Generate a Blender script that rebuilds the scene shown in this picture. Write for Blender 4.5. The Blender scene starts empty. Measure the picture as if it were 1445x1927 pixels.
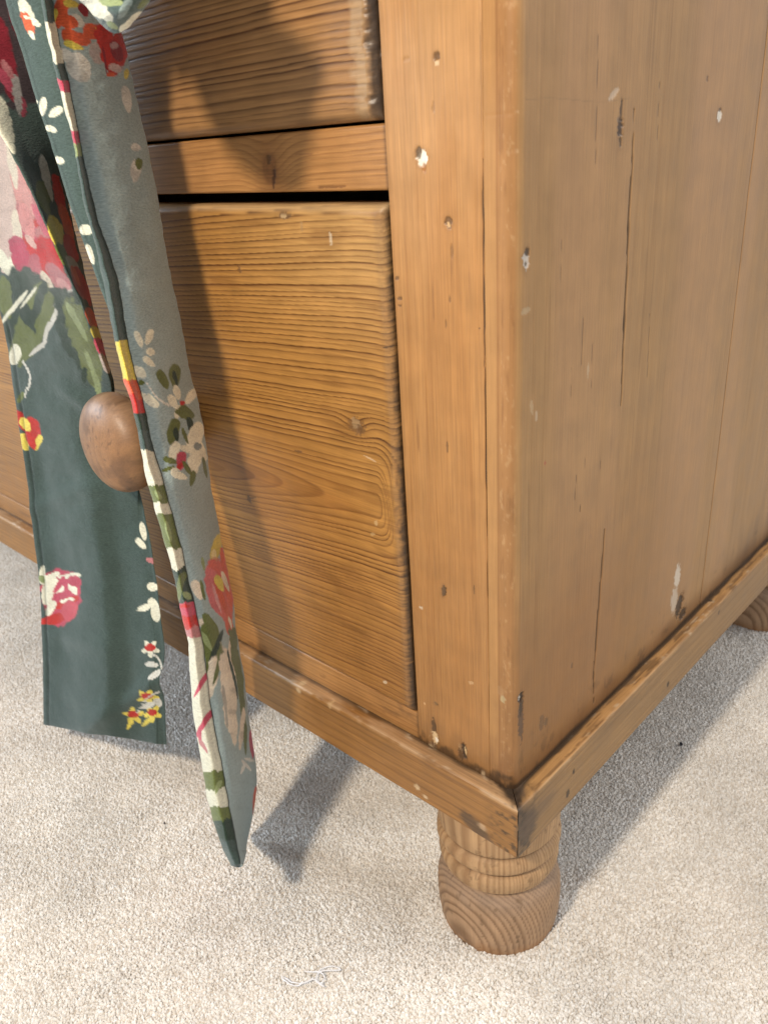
import bpy, math
import numpy as np
from mathutils import Matrix, Vector

sc = bpy.context.scene
col = sc.collection

# ------------------------------------------------------------------ camera
# metres; x = 0 is the right side of the chest, y = 0 its front, z = 0 the carpet
W0, H0, FPX = 1445.0, 1927.0, 1514.39           # size of the photograph and its focal length in its pixels
PP = np.array([722.5, 963.5])
CAM = np.array([0.20750503, -0.30500453, 0.5202])
RM = np.array([[0.7331024180740686, 0.6772466111767873, -0.06243294213402921],
               [0.24086750888884467, -0.3443833927453096, -0.9074044974337037],
               [-0.6360374892847402, 0.6501823639955081, -0.41559500210370287]])   # world -> right, down, forward
cd = bpy.data.cameras.new('camera'); cam = bpy.data.objects.new('camera', cd); col.objects.link(cam)
sc.camera = cam
cd.sensor_fit = 'VERTICAL'; cd.sensor_height = 36.0; cd.lens = 36.0 * FPX / H0
cd.clip_start = 0.02; cd.clip_end = 60
rot = Matrix([list(RM[0]), list(-RM[1]), list(-RM[2])]).transposed()
cam.matrix_world = Matrix.Translation(Vector(CAM)) @ rot.to_4x4()
cd.dof.use_dof = True; cd.dof.focus_distance = 0.47; cd.dof.aperture_fstop = 14.0

# ------------------------------------------------------------------ world and lamps
wd = bpy.data.worlds.new('World'); sc.world = wd; wd.use_nodes = True
bg = wd.node_tree.nodes['Background']
bg.inputs['Color'].default_value = (0.91, 0.94, 1.0, 1); bg.inputs['Strength'].default_value = 0.60

def lamp(name, kind, loc, target, energy, color, size):
    d = bpy.data.lights.new(name, kind); o = bpy.data.objects.new(name, d); col.objects.link(o)
    d.energy = energy; d.color = color; o.location = loc
    if kind == 'AREA':
        d.shape = 'DISK'; d.size = size
    else:
        d.shadow_soft_size = size
    o.rotation_euler = (Vector(target) - Vector(loc)).to_track_quat('-Z', 'Y').to_euler()
    return o
lamp('key_lamp', 'POINT', (0.08, -0.76, 1.03), (0, 0, 0), 39.0, (1.0, 0.845, 0.665), 0.043)
lamp('window_light', 'AREA', (-2.6, -1.6, 1.5), (-0.5, 0, 0.1), 62.0, (0.76, 0.88, 1.0), 1.2)
lamp('room_light', 'AREA', (2.2, 1.6, 1.9), (0, 0.25, 0.4), 34.0, (1.0, 0.95, 0.88), 1.6)

sc.view_settings.view_transform = 'Standard'; sc.view_settings.look = 'None'
sc.view_settings.exposure = 0.0; sc.view_settings.gamma = 1.0
sc.render.engine = 'CYCLES'

# ------------------------------------------------------------------ numeric helpers
def ray(px, py):
    px = np.asarray(px, float); py = np.asarray(py, float)
    d = np.stack([px - PP[0], py - PP[1], np.full(np.broadcast(px, py).shape, FPX)], -1)
    return d @ RM
def at(px, py, axis, val):
    """the point of the plane axis = val that the photograph shows at px, py"""
    r = ray(px, py); t = (np.asarray(val) - CAM[axis]) / r[..., axis]
    return CAM + t[..., None] * r
def proj(p):
    c = (np.asarray(p) - CAM) @ RM.T
    return c[..., 0] / c[..., 2] * FPX + PP[0], c[..., 1] / c[..., 2] * FPX + PP[1]
def sstep(a, b, x):
    t = np.clip((x - a) / (b - a), 0, 1); return t * t * (3 - 2 * t)
def hash2(i, j, seed):
    h = (i.astype(np.int64) * 374761393 + j.astype(np.int64) * 668265263 + seed * 974634777) & 0xffffffff
    h = ((h ^ (h >> 13)) * 1274126177) & 0xffffffff
    h = h ^ (h >> 16)
    return (h & 0xffff) / 65535.0
def vn(x, y, seed=0):
    x, y = np.broadcast_arrays(np.asarray(x, float), np.asarray(y, float))
    i = np.floor(x); j = np.floor(y); fx = x - i; fy = y - j
    fx = fx * fx * (3 - 2 * fx); fy = fy * fy * (3 - 2 * fy)
    i = i.astype(np.int64); j = j.astype(np.int64)
    a = hash2(i, j, seed); b = hash2(i + 1, j, seed); c = hash2(i, j + 1, seed); d = hash2(i + 1, j + 1, seed)
    return (a + (b - a) * fx) * (1 - fy) + (c + (d - c) * fx) * fy
def fbm(x, y, seed=0, o=4):
    s = 0; a = 0.5
    for k in range(o):
        s = s + a * (vn(x, y, seed + 17 * k) - 0.5) * 2; x = x * 2.03; y = y * 2.03; a *= 0.5
    return s
def mix(a, b, t):
    return a + (b - a) * np.asarray(t)[..., None]
def C3(*c): return np.array(c, float)

# ------------------------------------------------------------------ object helpers
def link(o, parent=None, mat=None):
    col.objects.link(o)
    if parent is not None: o.parent = parent
    if mat is not None: o.data.materials.append(mat)
    return o
def thing(name, label, cat, loc=(0, 0, 0)):
    o = bpy.data.objects.new(name, None); col.objects.link(o); o.location = loc
    o.empty_display_size = 0.05; o['label'] = label; o['category'] = cat
    return o
def raw_mesh(name, V, F, mat, parent=None, colr=None, smooth=True):
    me = bpy.data.meshes.new(name); V = np.ascontiguousarray(V, np.float32).reshape(-1, 3)
    F = np.asarray(F, np.int32); n, k = F.shape
    me.vertices.add(len(V)); me.vertices.foreach_set('co', V.ravel())
    me.loops.add(n * k); me.loops.foreach_set('vertex_index', F.ravel())
    me.polygons.add(n); me.polygons.foreach_set('loop_start', np.arange(0, n * k, k, dtype=np.int32))
    me.update(calc_edges=True); me.validate()
    me.polygons.foreach_set('use_smooth', np.full(len(me.polygons), smooth))
    if colr is not None:
        a = me.color_attributes.new('Col', 'FLOAT_COLOR', 'POINT')
        rgba = np.ones((len(V), 4), np.float32); rgba[:, :3] = np.clip(np.asarray(colr).reshape(-1, 3), 0.002, 0.95)
        a.data.foreach_set('color', rgba.ravel())
    return link(bpy.data.objects.new(name, me), parent, mat)
def grid_faces(nu, nv, wrap=False):
    i = np.arange(nu if wrap else nu - 1); j = np.arange(nv - 1)
    I, J = np.meshgrid(i, j, indexing='ij'); I2 = (I + 1) % nu
    return np.stack([I * nv + J, I2 * nv + J, I2 * nv + J + 1, I * nv + J + 1], -1).reshape(-1, 4)
def grid(name, P, colr, mat, parent=None, wrap=False, flip=False):
    nu, nv = P.shape[:2]; F = grid_faces(nu, nv, wrap)
    if flip: F = F[:, ::-1]
    return raw_mesh(name, P.reshape(-1, 3), F, mat, parent, colr)
def box(name, lo, hi, mat, parent, colr):
    x0, y0, z0 = lo; x1, y1, z1 = hi
    V = [(x0, y0, z0), (x1, y0, z0), (x1, y1, z0), (x0, y1, z0), (x0, y0, z1), (x1, y0, z1), (x1, y1, z1), (x0, y1, z1)]
    F = [(0, 3, 2, 1), (4, 5, 6, 7), (0, 1, 5, 4), (1, 2, 6, 5), (2, 3, 7, 6), (3, 0, 4, 7)]
    return raw_mesh(name, V, F, mat, parent, np.tile(colr, (8, 1)), smooth=False)
def edge_profile(a, r, L, back):
    """arc length a over a board of width L with edges rounded by r that run back by back: position across, depth"""
    q = r * math.pi / 2
    a = np.asarray(a, float); s0 = back; s1 = back + q; s2 = s1 + (L - 2 * r); s3 = s2 + q
    x = np.where(a < s0, 0, np.where(a < s1, r - r * np.cos((a - s0) / r), np.where(a < s2, r + a - s1,
        np.where(a < s3, L - r + r * np.sin((a - s2) / r), L))))
    d = np.where(a < s0, r + (s0 - a), np.where(a < s1, r - r * np.sin((a - s0) / r), np.where(a < s2, 0,
        np.where(a < s3, r - r * np.cos((a - s2) / r), r + (a - s3)))))
    return x, d
def edge_params(L, r, back, n, extra=()):
    q = r * math.pi / 2; tot = 2 * back + 2 * q + L - 2 * r
    p = np.concatenate([[0, back * 0.5], back + np.linspace(0, q, 7), back + q + np.linspace(0, L - 2 * r, n)[1:-1],
                        back + q + L - 2 * r + np.linspace(0, q, 7), [tot - back * 0.5, tot]])
    if len(extra): p = np.concatenate([p, np.asarray(extra)])
    return np.unique(np.round(p, 7))

# ------------------------------------------------------------------ wood
def rings(u, v, va, s, d0, d1, sp, warp=0.0012, seed=0, knots=()):
    """growth rings of a flat-sawn board: u along the grain, v across"""
    vv = v - va - s * u + warp * fbm(u * 6, v * 14, seed) + warp * 0.35 * fbm(u * 30, v * 90, seed + 5)
    r = np.sqrt(vv ** 2 + (d0(u, vv) if callable(d0) else d0 + d1 * u) ** 2)
    for (ku, kv, su, sv, A) in knots:
        e = np.exp(-((u - ku) / su) ** 2 - ((v - kv) / sv) ** 2); r = r + A * e
    ph = r / sp + 1.6 * (vn(r / sp * 0.23, r * 0, seed + 9) - 0.5) + 0.7 * (vn(r / sp * 0.6, r * 0, seed + 11) - 0.5)
    f = ph - np.floor(ph)
    h = hash2(np.floor(ph).astype(np.int64), np.zeros(ph.shape, np.int64), seed + 3)
    late = (0.30 * sstep(0.10, 0.60, f) + 0.70 * sstep(0.52, 0.88, f) ** 1.5) * (1 - sstep(0.91, 1.0, f))
    return late * (0.40 + 0.60 * h), ph
EARLY = C3(0.440, 0.222, 0.057); LATE = C3(0.115, 0.042, 0.010); DIRT = C3(0.035, 0.022, 0.013)
PALE = C3(0.62, 0.52, 0.38); CHIP = C3(0.80, 0.74, 0.62)

def marks(c, disp, P, plane, lst):
    """small dents, nail holes, chips: (px, py, half width, half height in px, turn, colour, strength, depth mm)"""
    ax = 1 if plane == 'front' else 0
    ua = 0 if plane == 'front' else 1
    for (px, py, rx, ry, ang, cc, k, dep) in lst:
        p = at(px, py, ax, 0.0); q = at(px + rx, py, ax, 0.0); t = at(px, py - ry, ax, 0.0)
        ru = abs(q[ua] - p[ua]) + 1e-5; rv = abs(t[2] - p[2]) + 1e-5
        du = P[..., ua] - p[ua]; dv = P[..., 2] - p[2]
        m = (np.abs(du) < 3 * max(ru, rv)) & (np.abs(dv) < 3 * max(ru, rv))
        if not m.any(): continue
        ca, sa = math.cos(ang), math.sin(ang); a = du[m] * ca + dv[m] * sa; b = -du[m] * sa + dv[m] * ca
        e = np.sqrt((a / ru) ** 2 + (b / rv) ** 2) + 0.55 * fbm(du[m] * 900, dv[m] * 900, int(px), 3)
        if dep >= 0.4: c[m] = mix(c[m], C3(0.16, 0.08, 0.03), 0.22 * (1 - sstep(0.9, 1.9, e + 0.3 * fbm(du[m] * 300, dv[m] * 120, 4))))
        w = 1 - sstep(0.82, 1.04, e)
        c[m] = mix(c[m], cc, w * k); disp[m] -= w * dep * 1e-3
def cracks(c, disp, P, plane, lst):
    ax = 1 if plane == 'front' else 0
    ua = 0 if plane == 'front' else 1
    for (pts, wid, dep, k) in lst:
        q = at(np.array([p[0] for p in pts], float), np.array([p[1] for p in pts], float), ax, 0.0)
        o = np.argsort(q[:, 2]); z = q[o, 2]; x = q[o, ua]
        zz = P[..., 2]; m = (zz > z[0]) & (zz < z[-1])
        xc = np.interp(zz, z, x) + 0.0007 * fbm(zz * 60, zz * 0, int(pts[0][0]), 3)
        end = np.minimum(zz - z[0], z[-1] - zz) / (z[-1] - z[0])
        w = wid * 1e-3 * (0.35 + 0.65 * sstep(0, 0.25, end)) * (0.6 + 0.8 * vn(zz * 90, zz * 0, int(pts[0][1])))
        e = np.abs(P[..., ua] - xc) / w
        t = (1 - sstep(0.45, 1.1, e)) * m
        c[:] = mix(c, DIRT, t * k); disp -= t * dep * 1e-3

def wood_mat(name, axis, rough=0.42, fib=0.16, spec=0.45, bump=0.25):
    m = bpy.data.materials.new(name); m.use_nodes = True; nt = m.node_tree; N = nt.nodes; L = nt.links
    b = N['Principled BSDF']
    a = N.new('ShaderNodeAttribute'); a.attribute_name = 'Col'
    tc = N.new('ShaderNodeTexCoord'); mp = N.new('ShaderNodeMapping')
    s = [900.0, 900.0, 900.0]; s[axis] = 28.0
    mp.inputs['Scale'].default_value = s
    n1 = N.new('ShaderNodeTexNoise'); n1.inputs['Scale'].default_value = 1.0; n1.inputs['Detail'].default_value = 3.0
    L.new(tc.outputs['Object'], mp.inputs['Vector']); L.new(mp.outputs['Vector'], n1.inputs['Vector'])
    n2 = N.new('ShaderNodeTexNoise'); n2.inputs['Scale'].default_value = 55.0; n2.inputs['Detail'].default_value = 5.0
    L.new(tc.outputs['Object'], n2.inputs['Vector'])
    r1 = N.new('ShaderNodeMapRange'); r1.inputs[1].default_value = 0.25; r1.inputs[2].default_value = 0.75
    r1.inputs[3].default_value = 1 - fib; r1.inputs[4].default_value = 1 + fib
    L.new(n1.outputs['Fac'], r1.inputs[0])
    r2 = N.new('ShaderNodeMapRange'); r2.inputs[1].default_value = 0.3; r2.inputs[2].default_value = 0.7
    r2.inputs[3].default_value = 0.92; r2.inputs[4].default_value = 1.08
    L.new(n2.outputs['Fac'], r2.inputs[0])
    mu = N.new('ShaderNodeMath'); mu.operation = 'MULTIPLY'
    L.new(r1.outputs[0], mu.inputs[0]); L.new(r2.outputs[0], mu.inputs[1])
    vm = N.new('ShaderNodeVectorMath'); vm.operation = 'SCALE'
    L.new(a.outputs['Color'], vm.inputs[0]); L.new(mu.outputs[0], vm.inputs['Scale'])
    L.new(vm.outputs[0], b.inputs['Base Color'])
    rr = N.new('ShaderNodeMapRange'); rr.inputs[3].default_value = rough - 0.08; rr.inputs[4].default_value = rough + 0.14
    L.new(n2.outputs['Fac'], rr.inputs[0]); L.new(rr.outputs[0], b.inputs['Roughness'])
    b.inputs['Specular IOR Level'].default_value = spec
    bp = N.new('ShaderNodeBump'); bp.inputs['Strength'].default_value = bump; bp.inputs['Distance'].default_value = 0.0006
    L.new(n1.outputs['Fac'], bp.inputs['Height']); L.new(bp.outputs['Normal'], b.inputs['Normal'])
    return m
WX = wood_mat('pine_grain_across', 0, rough=0.38, fib=0.20)
WY = wood_mat('pine_grain_deep', 1, fib=0.15)
WZ = wood_mat('pine_grain_upright', 2, rough=0.37, fib=0.16, bump=0.25)
WS = wood_mat('pine_side_waxed', 2, rough=0.36, fib=0.10, spec=0.42, bump=0.10)
WK = wood_mat('pine_handled_knob', 1, rough=0.42, fib=0.14, spec=0.6, bump=0.2)
WF = wood_mat('pine_turned', 2, rough=0.55, fib=0.10, spec=0.3)

# ================================================================== the chest
chest = thing('chest_of_drawers', 'old waxed pine chest of drawers on turned feet, standing on the cream carpet', 'chest of drawers')
XL = -1.12                  # left end of the chest, outside the picture
ZP, ZB = 0.1663, 0.1288     # top and bottom of the plinth
ZT = 0.80                   # underside of the top board
DEP = 0.555                 # depth of the carcass

# ---- lower drawer front -------------------------------------------------
def drawer_front(name, x1, z0, z1, nx, nz, proud, kind):
    x0 = XL + 0.075; r = 0.0055; back = 0.016
    Lx, Lz = x1 - x0, z1 - z0
    q = r * math.pi / 2
    seen = x1 - 0.36 - x0                                          # the part of the front the picture shows starts here
    px_ = edge_params(Lx, r, back, 24, np.concatenate([back + q - r + seen + np.linspace(0, Lx - seen - r, nx), back + q - r + Lx - r - np.linspace(0, 0.030, 70)]))
    pz_ = edge_params(Lz, r, back, nz)
    X, DX = edge_profile(px_, r, Lx, back); Z, DZ = edge_profile(pz_, r, Lz, back)
    X = X + x0; Z = Z + z0
    XX, ZZ = np.meshgrid(X, Z, indexing='ij'); D = np.sqrt(DX[:, None] ** 2 + DZ[None, :] ** 2)
    P = np.stack([XX, -proud + D, ZZ], -1)
    # ring lines follow the surface round the worn right edge
    v = ZZ - 0.9 * DX[:, None] * (XX > -0.2) * 0.5; u = XX - x1
    v = v + 0.0028 * np.exp(np.minimum(u, 0) / 0.012) * (XX > -0.4) + 0.03 * np.maximum(u + 0.2, 0) ** 2
    if kind == 'lower':
        kn = [(-0.0318, 0.3763 - 0.0, 0.012, 0.0075, 0.0050), (-0.20, 0.43, 0.05, 0.010, 0.0016)]
        vv = at(752, 975, 1, 0.0)[2] + 0.0072
        dd = lambda t, w: 0.0075 + 0.010 * sstep(-0.20, -0.03, t) + 0.030 * sstep(-0.019, 0.001, t) ** 1.3 * np.exp(-((w - 0.006) / 0.030) ** 2)
        late, ph = rings(u, v, vv, 0.07, dd, 0, 0.0031, 0.0013, 4, kn)
        tone = 0.5 + 0.5 * fbm(u * 7, v * 16, 21)
        heart = np.exp(-((v - vv - 0.07 * u) / 0.026) ** 2)
        c = mix(EARLY, LATE, np.clip(late * (1.15 + 0.45 * fbm(u * 9, v * 30, 8)) * (1 - 0.25 * heart), 0, 1))
        c = mix(c, C3(0.27, 0.105, 0.022), 0.50 * heart * sstep(-0.01, -0.06, u) * (0.7 + 0.6 * fbm(u * 12, v * 90, 9)))        # richer heartwood band
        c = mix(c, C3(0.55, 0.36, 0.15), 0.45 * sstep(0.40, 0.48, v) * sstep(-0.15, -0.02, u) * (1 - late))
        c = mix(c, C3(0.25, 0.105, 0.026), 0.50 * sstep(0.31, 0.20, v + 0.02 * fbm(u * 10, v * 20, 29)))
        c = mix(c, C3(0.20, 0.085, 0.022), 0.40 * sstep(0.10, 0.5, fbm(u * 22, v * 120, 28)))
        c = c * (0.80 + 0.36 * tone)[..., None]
    else:
        late, ph = rings(u, v, 0.30, 0.02, 0.02, 0.02, 0.0033, 0.0018, 14, [(-0.05, 0.60, 0.05, 0.012, 0.002)])
        tone = 0.5 + 0.5 * fbm(u * 7, v * 16, 23)
        c = mix(C3(0.355, 0.190, 0.072), C3(0.100, 0.042, 0.014), np.clip(late * 1.15, 0, 1))
        c = c * (0.82 + 0.30 * tone)[..., None]
    disp = -0.00017 * late * (1 - 0.75 * sstep(-0.007, -0.002, u) * sstep(0.30, 0.36, v)) + 0.00005 * fbm(u * 60, v * 400, 31)
    disp = disp + 0.00025 * fbm(u * 10, v * 10, 33)
    # worn dirty end grain on the right edge, plus painted shade lower down
    low_ = sstep(0.40, 0.26, ZZ) if kind == 'lower' else 0.6
    e = u + 0.0016 * fbm(v * 420, u * 200, 41, 4) + 0.0010 * fbm(v * 60, v * 0, 42) + 0.0004 * late
    dirt_shade = sstep(-0.0024, 0.0006, e + 0.0014 * low_)
    c = mix(c, C3(0.21, 0.125, 0.06), 0.60 * sstep(-0.009, -0.0025, e + 0.001 * low_) * (0.65 + 0.5 * fbm(u * 300, v * 300, 43)))
    c = mix(c, DIRT, 0.90 * dirt_shade)
    if kind == 'upper':
        e2 = u + 0.005 * fbm(v * 190, u * 190, 51, 4)
        c = mix(c, DIRT, 0.85 * sstep(-0.0062, -0.0035, e2) * (XX > -0.2))
        c = mix(c, C3(0.42, 0.30, 0.17), 0.55 * sstep(-0.016, -0.010, e2) * (1 - sstep(-0.0075, -0.0045, e2)))
        disp = disp - 0.0012 * sstep(-0.0062, -0.003, e2) * (0.5 + vn(v * 350, u * 350, 6))
    # worn lower and upper edges
    wl = sstep(z0 + 0.006, z0 + 0.0005, ZZ + 0.0012 * fbm(u * 80, v * 80, 45)); c = mix(c, C3(0.17, 0.10, 0.05), 0.5 * wl)
    wt = sstep(z1 - 0.005, z1 - 0.001, ZZ + 0.0012 * fbm(u * 60, v * 60, 46)); c = mix(c, C3(0.48, 0.33, 0.17), 0.6 * wt)
    if kind == 'lower':
        B = C3(0.15, 0.075, 0.03)
        marks(c, disp, P, 'front', [
            (676, 800, 15, 17, 0, C3(0.20, 0.10, 0.035), 0.85, 0.2), (674, 796, 9, 11, 0, C3(0.40, 0.27, 0.14), 0.6, 0.2), (680, 806, 5, 9, 0.3, B, 0.6, 0.3),
            (540, 405, 12, 7, 0, C3(0.14, 0.08, 0.04), 0.8, 0.5), (538, 406, 6, 4, 0, C3(0.5, 0.36, 0.2), 0.8, 0),
            (628, 448, 3, 13, 0.1, PALE, 0.7, 0.2), (456, 507, 3, 8, 0.4, B, 0.8, 0.3), (474, 938, 3, 8, 0.5, B, 0.9, 0.3),
            (566, 848, 8, 3, 0.1, B, 0.7, 0.2), (480, 935, 9, 2, 0.3, B, 0.7, 0.2), (728, 1280, 4, 3, 0, PALE, 0.7, 0.2),
            (706, 1003, 5, 3, 0.5, C3(0.58, 0.41, 0.2), 0.5, 0.1), (712, 982, 3, 6, -0.4, C3(0.62, 0.45, 0.24), 0.5, 0.1),
            (573, 425, 3, 9, 0, C3(0.3, 0.2, 0.1), 0.5, 0.2), (703, 862, 14, 1.6, -0.2, PALE, 0.5, 0.1),
            (760, 640, 9, 2, 0.6, DIRT, 0.8, 0.3), (735, 652, 14, 1.6, 0.2, DIRT, 0.7, 0.2)])
    P[..., 1] -= disp * (D < r * 0.9)
    return P, c
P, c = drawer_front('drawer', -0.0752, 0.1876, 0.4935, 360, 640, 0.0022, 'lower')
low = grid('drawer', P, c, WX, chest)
low['label'] = 'deep bottom drawer with strongly ridged grain and a small knot'
P, c = drawer_front('drawer', -0.0747, 0.5303, 0.745, 330, 420, 0.0030, 'upper')
upp = grid('drawer', P, c, WX, chest)
upp['label'] = 'upper drawer with a chewed dark right end'
for dr, z0, z1 in ((low, 0.196, 0.452), (upp, 0.537, 0.72)):
    box('drawer_box', (XL + 0.09, 0.0125, z0), (-0.088, 0.50, z1), WX, dr, C3(0.30, 0.18, 0.08))

# ---- knobs --------------------------------------------------------------
def knob(x, z, parent):
    prof = [(0.0165, 0.004), (0.0165, -0.012), (0.0145, -0.022), (0.0135, -0.032), (0.0150, -0.040), (0.021, -0.0445), (0.030, -0.0470), (0.0360, -0.0510),
            (0.0388, -0.0570), (0.0385, -0.0630), (0.0350, -0.0690), (0.0280, -0.0735), (0.018, -0.0765), (0.008, -0.0778), (0.0, -0.0780)]
    prof = [(r if r < 0.0166 else 0.0166 + (r - 0.0166) * 0.80, y) for r, y in prof]
    pr = np.array(prof); t = np.linspace(0, len(pr) - 1, 70); k = np.arange(len(pr))
    R = np.interp(t, k, pr[:, 0]); Y = np.interp(t, k, pr[:, 1])
    for _ in range(5):
        R[1:-1] = (R[:-2] + 2 * R[1:-1] + R[2:]) / 4; Y[1:-1] = (Y[:-2] + 2 * Y[1:-1] + Y[2:]) / 4
    R[-1] = 0.0002
    A = np.linspace(0, 2 * math.pi, 96, endpoint=False)
    P = np.stack([x + R[None] * np.cos(A)[:, None], np.tile(Y, (96, 1)), z + R[None] * np.sin(A)[:, None]], -1)
    g = np.sqrt((P[..., 0] - x + 0.03) ** 2 + (P[..., 1] + 0.02) ** 2)
    f = g / 0.0035 + 0.4 * fbm(P[..., 0] * 60, P[..., 2] * 30, 3); f = f - np.floor(f)
    late = sstep(0.4, 0.9, f) * (1 - sstep(0.9, 1, f))
    c = mix(C3(0.275, 0.140, 0.058), C3(0.17, 0.080, 0.034), 0.35 * late)
    c = mix(c, C3(0.30, 0.195, 0.125), 0.7 * sstep(0.0, 0.03, P[..., 2] - z + 0.010 * fbm(P[..., 0] * 60, P[..., 2] * 60, 5)))  # upper half paler and greyer: sheen on top painted into the colour
    c = mix(c, C3(0.10, 0.05, 0.025), 0.60 * sstep(0.05, 0.45, fbm(P[..., 0] * 75, P[..., 2] * 60, 9, 5)))
    c = mix(c, C3(0.12, 0.06, 0.03), 0.6 * sstep(0.032, 0.038, np.hypot(P[..., 0] - x, P[..., 2] - z)))
    c = mix(c, C3(0.07, 0.035, 0.018), 0.6 * sstep(0.36, 0.5, fbm(P[..., 0] * 420, P[..., 2] * 260, 12)))
    c = c * (0.85 + 0.3 * (0.5 + 0.5 * fbm(P[..., 0] * 190, P[..., 2] * 700, 13)))[..., None]
    return grid('knob', P, c, WK, parent, wrap=True, flip=True)
knob(-0.275, 0.350, low)
knob(-0.275, 0.640, upp)

# ---- upright frame strip (stile) ----------------------------------------
def flat_front(name, x0, x1, z0, z1, nx, nz, r, yo, fn, mat, back=0.02):
    pa = edge_params(x1 - x0, r, back, nx); pb = np.concatenate([np.linspace(0, 0.46, nz), np.linspace(0.46, z1 - z0, 40)[1:]]); nz = len(pb)
    X, DX = edge_profile(pa, r, x1 - x0, back); X = X + x0
    XX, ZZ = np.meshgrid(X, z0 + pb, indexing='ij')
    P = np.stack([XX, yo + np.tile(DX[:, None], (1, nz)), ZZ], -1)
    c, disp = fn(P)
    P[..., 1] -= disp * (np.tile(DX[:, None], (1, nz)) < max(r * 0.9, 1e-6))
    return grid(name, P, c, mat, chest)
STW = C3(0.430, 0.228, 0.083); STL = C3(0.215, 0.090, 0.026)
HOLE = C3(0.13, 0.07, 0.03)
FRONT_MARKS = [
    (794, 297, 11, 15, 0.1, C3(0.82, 0.76, 0.64), 0.98, 0.5), (787, 288, 5, 12, 0, C3(0.12, 0.09, 0.06), 0.8, 0.8), (798, 316, 4, 8, 0, C3(0.35, 0.15, 0.04), 0.8, 0.5),
    (821, 106, 6, 8, 0, HOLE, 0.8, 0.8), (822, 118, 4, 6, 0, C3(0.66, 0.5, 0.3), 0.9, 0), (764, 110, 7, 5, 0, C3(0.33, 0.18, 0.07), 0.5, 0.2),
    (843, 419, 7, 11, 0.35, HOLE, 0.8, 0.7), (842, 422, 3, 6, 0.35, C3(0.55, 0.36, 0.17), 0.9, 0), (850, 472, 3, 14, 0, HOLE, 0.5, 0.3),
    (747, 524, 4, 5, 0, HOLE, 0.8, 0.3), (752, 562, 5, 4, 0, HOLE, 0.8, 0.3), (752, 575, 4, 2, 0, HOLE, 0.7, 0.3), (846, 562, 2, 8, 0, HOLE, 0.6, 0.2),
    (839, 610, 1.6, 9, 0, HOLE, 0.5, 0.2), (901, 618, 2, 2, 0, HOLE, 0.9, 0.2), (841, 842, 2, 12, 0, HOLE, 0.7, 0.2), (862, 860, 5, 5, 0, C3(0.38, 0.19, 0.07), 0.6, 0.1),
    (835, 1112, 5, 10, -0.2, C3(0.10, 0.06, 0.03), 0.9, 0.6), (792, 1144, 4, 3, 0, PALE, 0.8, 0.3), (892, 1110, 1.5, 9, 0, HOLE, 0.7, 0.2), (886, 1285, 5, 3, 0.3, C3(0.60, 0.41, 0.22), 0.5, 0.1),
    (820, 1325, 4, 3, 0, C3(0.2, 0.12, 0.05), 0.8, 0.4), (799, 1324, 2, 2, 0, C3(0.58, 0.38, 0.2), 0.7, 0.2),
    (816, 1368, 4, 16, 0, DIRT, 0.7, 0.4), (818, 1388, 6, 12, 0.1, C3(0.62, 0.45, 0.25), 0.95, 0.8), (820, 1393, 3, 5, 0, CHIP, 0.9, 0.0),
    (873, 1414, 5, 15, 0.1, DIRT, 0.95, 1.2), (874, 1416, 2, 8, 0.2, C3(0.6, 0.42, 0.22), 0.9, 0), (866, 1420, 5, 12, 0, DIRT, 0.6, 0.5),
    (745, 905, 3, 30, 0, C3(0.36, 0.18, 0.06), 0.4, 0.1), (815, 203, 3, 12, 0, HOLE, 0.35, 0.2)]
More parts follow.
